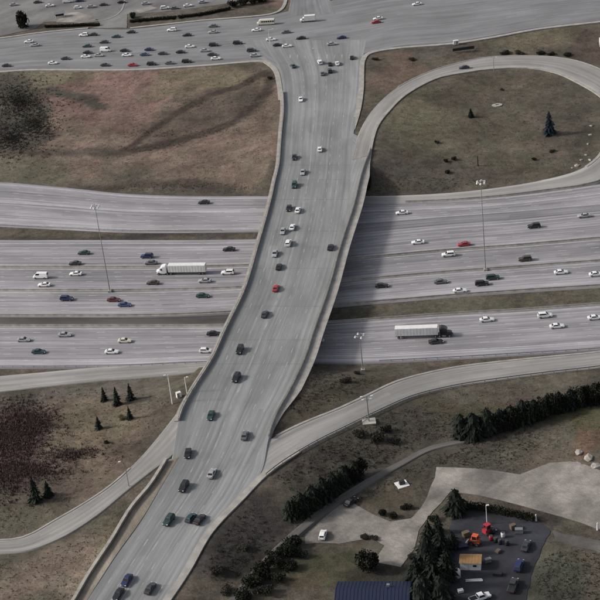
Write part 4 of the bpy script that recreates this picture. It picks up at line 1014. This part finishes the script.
SH = [(122,419,1.5,.8,'olive','yellowish shrub between two small conifers in the lower left field'),(107,443,1.0,.8,'evergreen','small dark bush lying low in the lower left field'),
 (367,570,3.6,1.5,'evergreen','round dark evergreen bush above the blue roof'),(383,515,1.4,1.1,'evergreen','small dark bush at the bend of the gravel lot, left of two'),(393,518,1.5,1.1,'evergreen','small dark bush at the bend of the gravel lot, right of two'),(406,509,1.8,.8,'shrub','low dark brush patch right of the two small bushes'),
 (365,538,1.7,.6,'shrub','low brush at the lower edge of the gravel lot, left one'),(374,539,1.5,.6,'shrub','low brush at the lower edge of the gravel lot, right one'),
 (359,436,2.4,.8,'shrub','dark brush left of the crossarm pole pad'),(377,440,3.0,.9,'shrub','dark brush right of the crossarm pole pad'),(386,431,2.2,.9,'shrub','dark brush farther right of the crossarm pole pad'),(395,443,2.0,.7,'shrub','low dark brush near the dirt track below the ramp'),
 (345,382,2.2,.6,'shrub','dark brush on the slope below the near freeway, left of the mast'),(357,374,1.2,.9,'shrub','small dark brush at the foot of the shorter mast'),
 (437,143,1.3,.9,'shrub','small dark shrub in the left part of the loop grass'),(446,162,1.3,1.1,'shrub','dark shrub in the loop grass, upper left of a pair'),(454,160,1.5,1.1,'shrub','dark shrub in the loop grass, upper right of a pair'),(448,173,1.4,1,'evergreen','bluish dark shrub near the bottom of the loop grass'),(534,160,1.3,.9,'shrub','low brown shrub in the right part of the loop grass'),(552,152,1.6,.5,'shrub','low dark shrub below the tall conifer in the loop'),(502,90,1.2,.5,'shrub','low dark shrub above the pale pad in the loop'),
 (369,184,2.0,2.2,'evergreen','dark evergreen bush beside the overpass at the loop ramp end'),(367,190,1.8,1.6,'evergreen','lower dark evergreen bush beside the overpass at the freeway edge'),
 (285,553,3.4,1.0,'evergreen','dark brush in the diagonal thicket at the bottom, topmost'),(274,563,3.6,1.0,'evergreen','dark brush in the diagonal thicket at the bottom, second from top'),(264,574,3.4,.9,'evergreen','dark brush in the diagonal thicket at the bottom, third from top'),(253,586,3.2,.9,'evergreen','dark brush in the diagonal thicket at the bottom, fourth from top'),(243,598,3.2,.9,'evergreen','dark brush in the diagonal thicket at the bottom picture edge'),(294,545,2.6,.9,'evergreen','small dark brush at the upper tip of the diagonal thicket'),
 (217,572,2.4,.7,'shrub','bare dark brush right of the lower arterial road, upper one'),(226,592,2.4,.7,'shrub','bare dark brush right of the lower arterial road, lower one'),(243,548,2.0,.5,'shrub','low bare brush right of the lower arterial road'),
 (133,18,2.6,1.2,'evergreen','dark round tree at the right side of the parking lot driveway'),(541,54.5,2.4,.6,'evergreen','dark brush behind the loop ramp, left one'),(551,55,2.2,.6,'evergreen','dark brush behind the loop ramp, middle one'),(568,56,2.4,.6,'evergreen','dark brush behind the loop ramp, right one'),(505,54,3.0,.5,'shrub','low olive brush behind the top of the loop ramp, left one'),(520,54,3.0,.5,'shrub','low olive brush behind the top of the loop ramp, right one'),
 (375,60,2.0,.6,'shrub','low brush in the corner island below the street, left one'),(412,60,2.2,.5,'shrub','low brush in the corner island below the street, right one'),
 (270,79,1.6,.9,'shrub','dark brush at the head of the drainage ditch near the corner'),
 (300,556,2.6,.8,'evergreen','dark brush at the right side of the diagonal thicket, upper one'),(288,568,3.0,.8,'evergreen','dark brush at the right side of the diagonal thicket, middle one'),(276,580,3.0,.8,'evergreen','dark brush at the right side of the diagonal thicket, lower one'),(264,593,3.0,.8,'evergreen','dark brush at the right side of the diagonal thicket by the picture edge'),
 (412,558,1.6,.8,'shrub','low dark brush beside the right edge of the gravel driveway'),(433,520,1.8,.9,'evergreen','dark bush just below the conifer beside the gravel lot')]
for x, y, r_, hf, k_, l in SH: bush(x, y, r_, hf, k_, l, 'scattered shrubs')
# evergreens north of the street
bush(22.5, 28, 4.6, 2.0, 'evergreen', 'large dark evergreen tree at the far left above the street', None, 'evergreen_tree', 'tree')
for i, (x, y) in enumerate([(233,7),(243,5),(253,3.5),(263,2)]):
    bush(x, y, 3.6, 1.1, 'evergreen', f'dark evergreen bush in the clump left of the side street, {ORD[i]} from left', 'evergreen clump by the side street')
def hedge(pts, z, w_, h, label):
    L_ = resample(pline(pts, z, 4), 1.0); o = empty('hedge', tuple(L_[0]), 0, label, 'hedge'); r = random.Random(len(L_)); v = []; f = []
    for p in L_-L_[0]:
        for _ in range(70):
            c = Vector(p)+Vector((r.uniform(-.6,.6), r.uniform(-w_,w_)/2, h*r.random()**.6*r.uniform(.8,1.1))); q = Vector((r.gauss(0,1),r.gauss(0,1),r.gauss(0,1))).normalized(); u = q.orthogonal().normalized(); x_ = q.cross(u); s_ = r.uniform(.14,.3); b0 = len(v)
            v += [tuple(c+u*s_), tuple(c-u*s_*.6+x_*s_), tuple(c-u*s_*.6-x_*s_), tuple(c+q*s_)]; f += [(b0,b0+1,b0+2),(b0,b0+1,b0+3)]
    m = bpy.data.meshes.new('foliage'); m.from_pydata(v, [], f); m.materials.append(M['evergreen']); link('foliage', m, o)
    mb = MB(); mb.extrude(L_-L_[0], [(-w_*.22,-.1),(-w_*.22,h*.5),(w_*.22,h*.5),(w_*.22,-.1)]); mb.build('branches', M['evergreen'], o)
hedge([(46,27.5),(60,27),(80,26),(99,25.5)], 6.5, 1.6, 1.3, 'low clipped dark hedge left of the parking lot driveway')
hedge([(131,22.5),(150,20.5),(176,18.5)], 6.5, 1.6, 1.5, 'clipped dark hedge right of the driveway, left section')
hedge([(179,18),(200,15.5),(218,12),(230,9.5)], 6.5, 1.6, 1.5, 'clipped dark hedge right of the driveway, right section')

# uncountable growth: dry grass, brush and bare thickets
def scatter(name, zones, count, size, tall, mat, label, cat, seed, tri=5, soft=False):
    r = np.random.default_rng(seed); V_ = []; F_ = []
    tot = sum(z[1][0]*z[1][1] for z in zones)
    for (cx, cy), (rx_, ry_) in zones:
        n = int(count*rx_*ry_/tot)
        for _ in range(n):
            a, d = r.uniform(0, 6.283), (math.sqrt(r.random()) if not soft else abs(r.normal(0, .62)))
            px, py = cx+rx_*d*math.cos(a), cy+ry_*d*math.sin(a)
            p = P(px, py, 2.5); ii, jj = int(round((p.x-X0)/RS)), int(round((p.y-Y0)/RS))
            if not (1 <= ii < len(gx)-1 and 1 <= jj < len(gy)-1) or road_fix[jj, ii]: continue
            z = terr(p.x, p.y); s_ = size*r.uniform(.5, 1.5)
            for _k in range(tri):
                a = r.uniform(0, 6.283); ox, oy = r.normal(0, .5*s_, 2); w_ = s_*.28; t = tall*r.uniform(.5, 1.3); lx_, ly_ = r.normal(0, .35*t, 2)
                b = len(V_); V_ += [(p.x+ox+w_*math.cos(a), p.y+oy+w_*math.sin(a), z-.05), (p.x+ox-w_*math.cos(a), p.y+oy-w_*math.sin(a), z-.05), (p.x+ox+lx_, p.y+oy+ly_, z+t)]
                F_.append((b, b+1, b+2))
    m = bpy.data.meshes.new(name); m.from_pydata(V_, [], F_); m.materials.append(M[mat])
    tag(link(name, m), label, cat, kind='stuff')
scatter('brush', [((20,105),(40,24)),((10,138),(32,18)),((35,125),(28,16))], 3400, .55, .55, 'marsh', 'dark marshy brush filling the hollow at the upper left', 'brush', 1, soft=True)
scatter('thicket', [((12,435),(40,44)),((32,420),(30,22)),((35,475),(36,10)),((75,458),(30,8)),((8,480),(24,26))], 5200, .5, .75, 'twig', 'dark reddish bare thicket covering the lower left field edge', 'thicket', 2, soft=True)
scatter('dry_grass', [((130,115),(200,70)),((490,120),(125,64)),((70,560),(100,60)),((60,440),(130,60)),((420,430),(180,60)),((520,45),(90,16))], 12000, .4, .28, 'drygrass', 'short dry grass tufts scattered over the brown fields', 'grass', 3, 4)
scatter('weeds', [((150,235),(200,3)),((200,108),(34,4)),((150,135),(34,4)),((254,88),(16,4)),((256,108),(7,10)),((215,136),(34,4)),((150,147),(34,3)),((225,545),(50,40)),((330,400),(60,26)),((420,440),(120,30)),((160,184),(100,5)),((440,182),(80,8)),((330,470),(70,30)),((575,575),(40,30))], 6500, .38, .32, 'weed', 'dark weeds along the ditches and slopes', 'weeds', 4)
hedge([(466,508),(480,509),(500,513),(520,517),(533,520)], 1.45, 2.4, 1.8, 'dark overgrown hedge between the gravel lot and the work yard')

# ------------------------------------------------------------------ yard, sheds, small things
def at_px(px, py, z): return P(px, py, z)
o = empty('site_shed', P(471,566,1.3), math.radians(-12), 'white work shed with a brown sheet roof in the dark yard', 'shed')
g = MB(); g.box((0,0,1.2), (5.6,3.6,2.4)); g.build('wall', M['white'], o)
for k in range(7):
    g = MB(); x0 = -3.0+k*.86
    g.poly([(x0,-.1,2.95),(x0+.84,-.1,2.95),(x0+.84,2.1,2.45),(x0,2.1,2.45)]); g.poly([(x0,-.1,2.95),(x0+.84,-.1,2.95),(x0+.84,-2.1,2.45),(x0,-2.1,2.45)])
    c = g.build('roof_sheet', M['brownroof'], o); c.location = (0,0,.02*(k % 2))
g = MB(); g.box((-1.2,-1.83,1.0), (.95,.06,2.0)); d = g.build('door', M['lamp'], o)
g = MB(); g.box((-.85,-1.88,1.0), (.12,.06,.06)); g.build('handle', M['darksteel'], d)
g = MB(); g.box((1.2,-1.83,1.45), (1.1,.06,.8)); f_ = g.build('window', M['white'], o); g = MB(); g.box((1.2,-1.865,1.45), (.95,.03,.65)); g.build('pane', M['glass'], f_)
def loader(px, py, rz, mat, label):
    o = empty('skid_loader', P(px, py, 1.31), rz, label, 'loader', 'machines in the yard'); o.scale = (1.4,1.4,1.4)
    g = MB(); g.box((0,0,.8), (1.9,1.15,.9), taper=.92); b = g.build('body', M[mat], o)
    g = MB()
    for sx, sy in ((-.55,-.5),(-.55,.5),(.55,-.5),(.55,.5)): g.tube((sx,sy,1.2),(sx*.85,sy*.9,2.1), .06)
    g.box((0,0,2.13), (1.2,1.1,.1)); g.build('cab_frame', M[mat], o)
    g = MB(); g.box((0,0,1.6), (.9,.9,.8)); g.build('cab_glass', M['glass'], o)
    for s_ in (-1,1):
        g = MB(); g.tube((-.8,s_*.68,1.35),(1.3,s_*.68,.75), .09); g.build('lift_arm', M['black'], o)
    g = MB(); g.rings([[(1.3,y_,.2),(2.0,y_,.15),(1.4,y_,.3),(1.35,y_,.85)] for y_ in (-.85,.85)]); g.build('bucket', M['steel'], o)
    wheelset(o, [(x, s_*.68, .38) for x in (-.55,.55) for s_ in (-1,1)], .38, .28)
loader(475.5, 544, 2.6, 'orange', 'orange skid loader standing behind the work shed')
loader(487.5, 533, .6, 'redpaint', 'red skid loader behind the orange one in the yard')
def drum(px, py, mat, label):
    o = empty('drum', P(px, py, 1.31), 0, label, 'drum', 'drums in the yard'); R = []
    for z, r_ in ((0,.5),(.05,.55),(.5,.55),(.53,.59),(.57,.55),(1.0,.55),(1.03,.59),(1.07,.55),(1.5,.55),(1.55,.5)): R.append([(r_*math.cos(a*.5236),r_*math.sin(a*.5236),z) for a in range(12)])
    g = MB(); g.rings(R); b = g.build('barrel', M[mat], o, True); g = MB(); g.tube((0,0,1.5),(0,0,1.58), .47, n=12); g.build('lid', M['darksteel'], b)
for i, (x, y, m_, l) in enumerate([(493,533,'black','black drum beside the red loader, upper left of the group'),(491,540,'redpaint','red drum in the middle of the drum group'),(503,537,'white','white drum at the upper right of the drum group'),(500,544,'black','black drum at the lower middle of the drum group'),(507,545,'black','black drum at the lower right of the drum group'),(496,542,'black','black drum between the red drum and the lower black ones')]): drum(x, y, m_, l)
o = empty('lumber_pile', P(474,580,1.32), math.radians(-8), 'pile of pale boards lying below the work shed', 'lumber')
for k in range(6):
    g = MB(); g.box((0,0,0), (4.4,.26,.12)); c = g.build('board', M['white'], o); c.location = (rnd.uniform(-.2,.2), -.6+.28*(k % 4), .08+.14*(k//4)); c.rotation_euler = (0,0,rnd.uniform(-.06,.06))
o = empty('water_tank', P(457.5,577,1.31), 0, 'upright white tank left of the pile of boards', 'tank')
R = [[(r_*math.cos(a*.449),r_*math.sin(a*.449),z) for a in range(14)] for z, r_ in ((0,.9),(2.2,.9),(2.5,.75),(2.65,.3))]
g = MB(); g.rings(R); b = g.build('tank_body', M['white'], o, True); g = MB(); g.tube((0,0,2.6),(0,0,2.8), .22); g.build('lid', M['black'], b)
place_car(480, 598, 1.33, (9, -3), 'pickup', 'white', 'white pickup truck at the bottom picture edge in the dark yard', 'cars near the yard')
def crate_stack(px, py, rz, mat, d, n, label):
    o = empty('crate_stack', P(px, py, 1.31), rz, label, 'crates', 'stacked materials in the yard')
    for k in range(n):
        g = MB(); g.box((0,0,d[2]/2), d); c = g.build('crate', M[mat], o); c.location = (rnd.uniform(-.1,.1), rnd.uniform(-.1,.1), .14+k*(d[2]+.14)); c.rotation_euler = (0,0,rnd.uniform(-.08,.08))
        g = MB()
        for yy in (-1,0,1): g.box((0,yy*d[1]*.4,-.06), (d[0],.12,.12))
        g.build('pallet', M['wood'], c)
for a_ in [(513,529,.3,'wood',(1.6,1.2,.7),2,'brown crates stacked at the upper right of the yard, behind the drums'),(519,533,-.2,'steel',(2.2,1.2,.6),2,'grey crates stacked at the upper right corner of the yard'),(498,552,.8,'wood',(1.4,1.1,.6),1,'single low brown crate below the drums'),(488,562,.2,'steel',(1.8,1.0,.5),2,'grey crates stacked right of the work shed'),
           (463,548,.1,'blueroof',(2.6,1.5,.8),1,'dark blue covered crate left of the orange loader'),(466,536,.4,'wood',(2.0,1.3,.6),2,'brown crates stacked at the upper left of the yard'),(461,592,.2,'white',(1.5,1.1,.7),1,'white crate at the lower left of the yard'),(498,575,-.3,'black',(2.4,1.4,.7),1,'black covered crate in the lower middle of the yard')]: crate_stack(*a_)
for a_ in [(526,546,(3,-8),'sedan','charcoal','dark sedan parked along the right side of the yard, upper one'),(519,566,(3,-8),'suv','navy','navy sport utility car parked along the right side of the yard, middle one'),(513,586,(3,-8),'pickup','charcoal','dark pickup parked along the right side of the yard, lowest one')]: place_car(a_[0], a_[1], 1.33, a_[2], a_[3], a_[4], a_[5], 'cars near the yard')
def flat_box(px, py, label):
    q = G(px, py); o = empty('utility_pad', q, .3, label, 'utility box')
    g = MB(); g.box((0,0,.1), (3.6,3.4,.5)); g.build('pad', M['white'], o)
    g = MB(); g.box((.1,.1,.85), (1.7,1.1,1.1), taper=.9); b = g.build('cabinet', M['black'], o); g = MB(); g.box((.1,-.46,.9), (.7,.05,.8)); g.build('door', M['darksteel'], b)
flat_box(402, 485, 'dark cabinet on a white square pad left of the gravel lot')
q = G(179, 397); o = empty('utility_box', q, .4, 'small pale utility box between the two pale poles beside the overpass', 'utility box')
g = MB(); g.box((0,0,.9), (1.6,1.2,1.9), taper=.95); b = g.build('cabinet', M['lamp'], o); g = MB(); g.box((-.3,-.59,.95), (.7,.05,1.5)); g.build('door', M['steel'], b)
q = G(497, 105); o = empty('drain_pad', q, 0, 'pale round concrete drain pad in the middle of the loop grass', 'drain')
R = [[(r_*math.cos(a*.449)*1.3,r_*math.sin(a*.449),z) for a in range(14)] for z, r_ in ((-.3,1.9),(.15,1.9),(.2,1.7))]
g = MB(); g.rings(R); b = g.build('slab', M['concrete'], o); g = MB()
for k in range(5): g.box((-.6+k*.3,0,.26), (.12,1.3,.06))
g.build('grate', M['darksteel'], b)
# rubble beside the loop ramp
g0 = random.Random(4)
def rock_mesh(seed):
    r = random.Random(seed); import bmesh
    bm = bmesh.new(); bmesh.ops.create_icosphere(bm, subdivisions=1, radius=1)
    for v in bm.verts: v.co *= r.uniform(.7, 1.15); v.co.z *= .6
    m = bpy.data.meshes.new('boulder'); bm.to_mesh(m); bm.free(); m.materials.append(M['rock']); return m
RK = [rock_mesh(i) for i in range(4)]
for i, (x, y, s_, l) in enumerate([(577,166,1.3,'largest pale boulder in the rubble beside the loop ramp'),(581,160,.8,'pale boulder just above the largest one in the rubble'),(586,155,.7,'small pale boulder near the middle of the rubble'),(588,144,.8,'pale boulder higher up the rubble line'),(590,135,.9,'pale boulder second from the top of the rubble line'),(591,126,.8,'topmost pale boulder of the rubble line'),(572,168,.6,'small pale boulder at the left foot of the rubble'),(590,160,.9,'pale boulder at the right end of the rubble, next to the ramp'),
     (579,452,1.4,'pale boulder on the reddish mound at the right edge, left one'),(588,458,1.7,'pale boulder on the reddish mound at the right edge, middle one'),(596,466,1.6,'pale boulder on the reddish mound at the right edge, right one')]):
    q = G(x, y); o = link('boulder', RK[i % 4]); o.location = q; o.scale = (s_*1.2, s_, s_); o.rotation_euler = (0,0,g0.uniform(0,6)); tag(o, l, 'boulder', 'boulders')
# blue roofed building at the bottom
o = empty('blue_roof_building', P(374,603,1.4), math.radians(-10), 'low building with a dark blue metal roof at the bottom edge', 'building')
g = MB(); g.box((0,0,1.6), (19,9.6,3.2)); w_ = g.build('wall', M['white'], o)
rf = MB(); rf.rings([[(x,-5.2,3.1),(x,0,4.7),(x,5.2,3.1),(x,5.2,3.0),(x,0,4.55),(x,-5.2,3.0)] for x in (-10,10)]); rf = rf.build('roof', M['blueroof'], o)
for k in range(21):
    for s_ in (-1,1):
        g = MB(); x = -9.8+k*.98; g.rings([[(x-.03,s_*yy,zz),(x+.03,s_*yy,zz),(x+.03,s_*yy,zz+.07),(x-.03,s_*yy,zz+.07)] for yy, zz in ((.05,4.69),(5.2,3.11))]); g.build('roof_seam', M['blueroof'], rf)
g = MB(); g.box((4,1.5,4.5), (.8,.8,1.1)); g.build('vent', M['steel'], rf)
for k in range(4):
    g = MB(); g.box((-7+k*4.6,-4.83,1.7), (1.8,.06,1.2)); f_ = g.build('window', M['lamp'], o); g = MB(); g.box((-7+k*4.6,-4.87,1.7), (1.6,.03,1.0)); g.build('pane', M['glass'], f_)
for i, (x, y, rz) in enumerate([(402,590,.5),(404,593,-.3),(399,592,.2)]):
    pass
o = empty('board_stack', P(407,585,1.45), .5, 'few pale boards leaning by the blue roofed building', 'lumber')
for k in range(3):
    g = MB(); g.box((0,0,0), (3.0,.25,.12)); c = g.build('board', M['white'], o); c.location = (.3*k,.35*k,.15+.02*k); c.rotation_euler = (0,-.15,k*.5)
# roadside sign wall and kiosk under the street
q = P(463.5, 50.5, 6.2); o = empty('sign_wall', q, math.radians(4), 'long low dark sign panel on the slope below the street', 'sign')
g = MB(); g.box((0,0,1.0), (10.5,.35,1.4)); g.build('panel', M['black'], o)
for x in (-4.6,-1.5,1.5,4.6): g = MB(); g.box((x,.28,.4), (.22,.2,2.2)); g.build('post', M['steel'], o)
q = P(456, 44, 6.5); o = empty('roadside_cabinet', q, 0, 'small pale cabinet at the kerb above the dark sign panel', 'utility box')
g = MB(); g.box((0,0,.9), (2.6,1.4,2.0), taper=.94); b = g.build('cabinet', M['lamp'], o); g = MB(); g.box((.4,-.7,.9), (.9,.05,1.5)); g.build('door', M['steel'], b)
# lot shelter
o = empty('lot_shelter', P(60,17,6.55), .1, 'small open shelter with a pale pitched roof in the parking lot', 'shelter')
for sx in (-2.4,2.4):
    for sy in (-1.4,1.4): g = MB(); g.tube((sx,sy,0),(sx,sy,2.4), .1); g.build('post', M['lamp'], o)
g = MB(); g.rings([[(x,-1.9,2.35),(x,0,3.3),(x,1.9,2.35),(x,1.9,2.25),(x,0,3.18),(x,-1.9,2.25)] for x in (-3,3)]); g.build('roof', M['steel'], o)
g = MB(); g.box((0,1.35,1.2), (4.6,.08,2.0)); g.build('back_panel', M['black'], o)
# white trailer and dark stacks at the right edge above the loop
o = empty('storage_trailer', P(602,46,6.2), 1.4, 'white storage trailer cut by the right picture edge above the loop', 'trailer')
g = MB(); g.box((0,0,1.9), (6.5,2.4,2.5)); b = g.build('box', M['white'], o); g = MB(); g.box((-3.28,0,1.9), (.05,2.2,2.3)); g.build('door', M['lamp'], b)
wheelset(o, [(x, s_*1.0, .4) for x in (-1.6,-.6) for s_ in (-1,1)], .4)
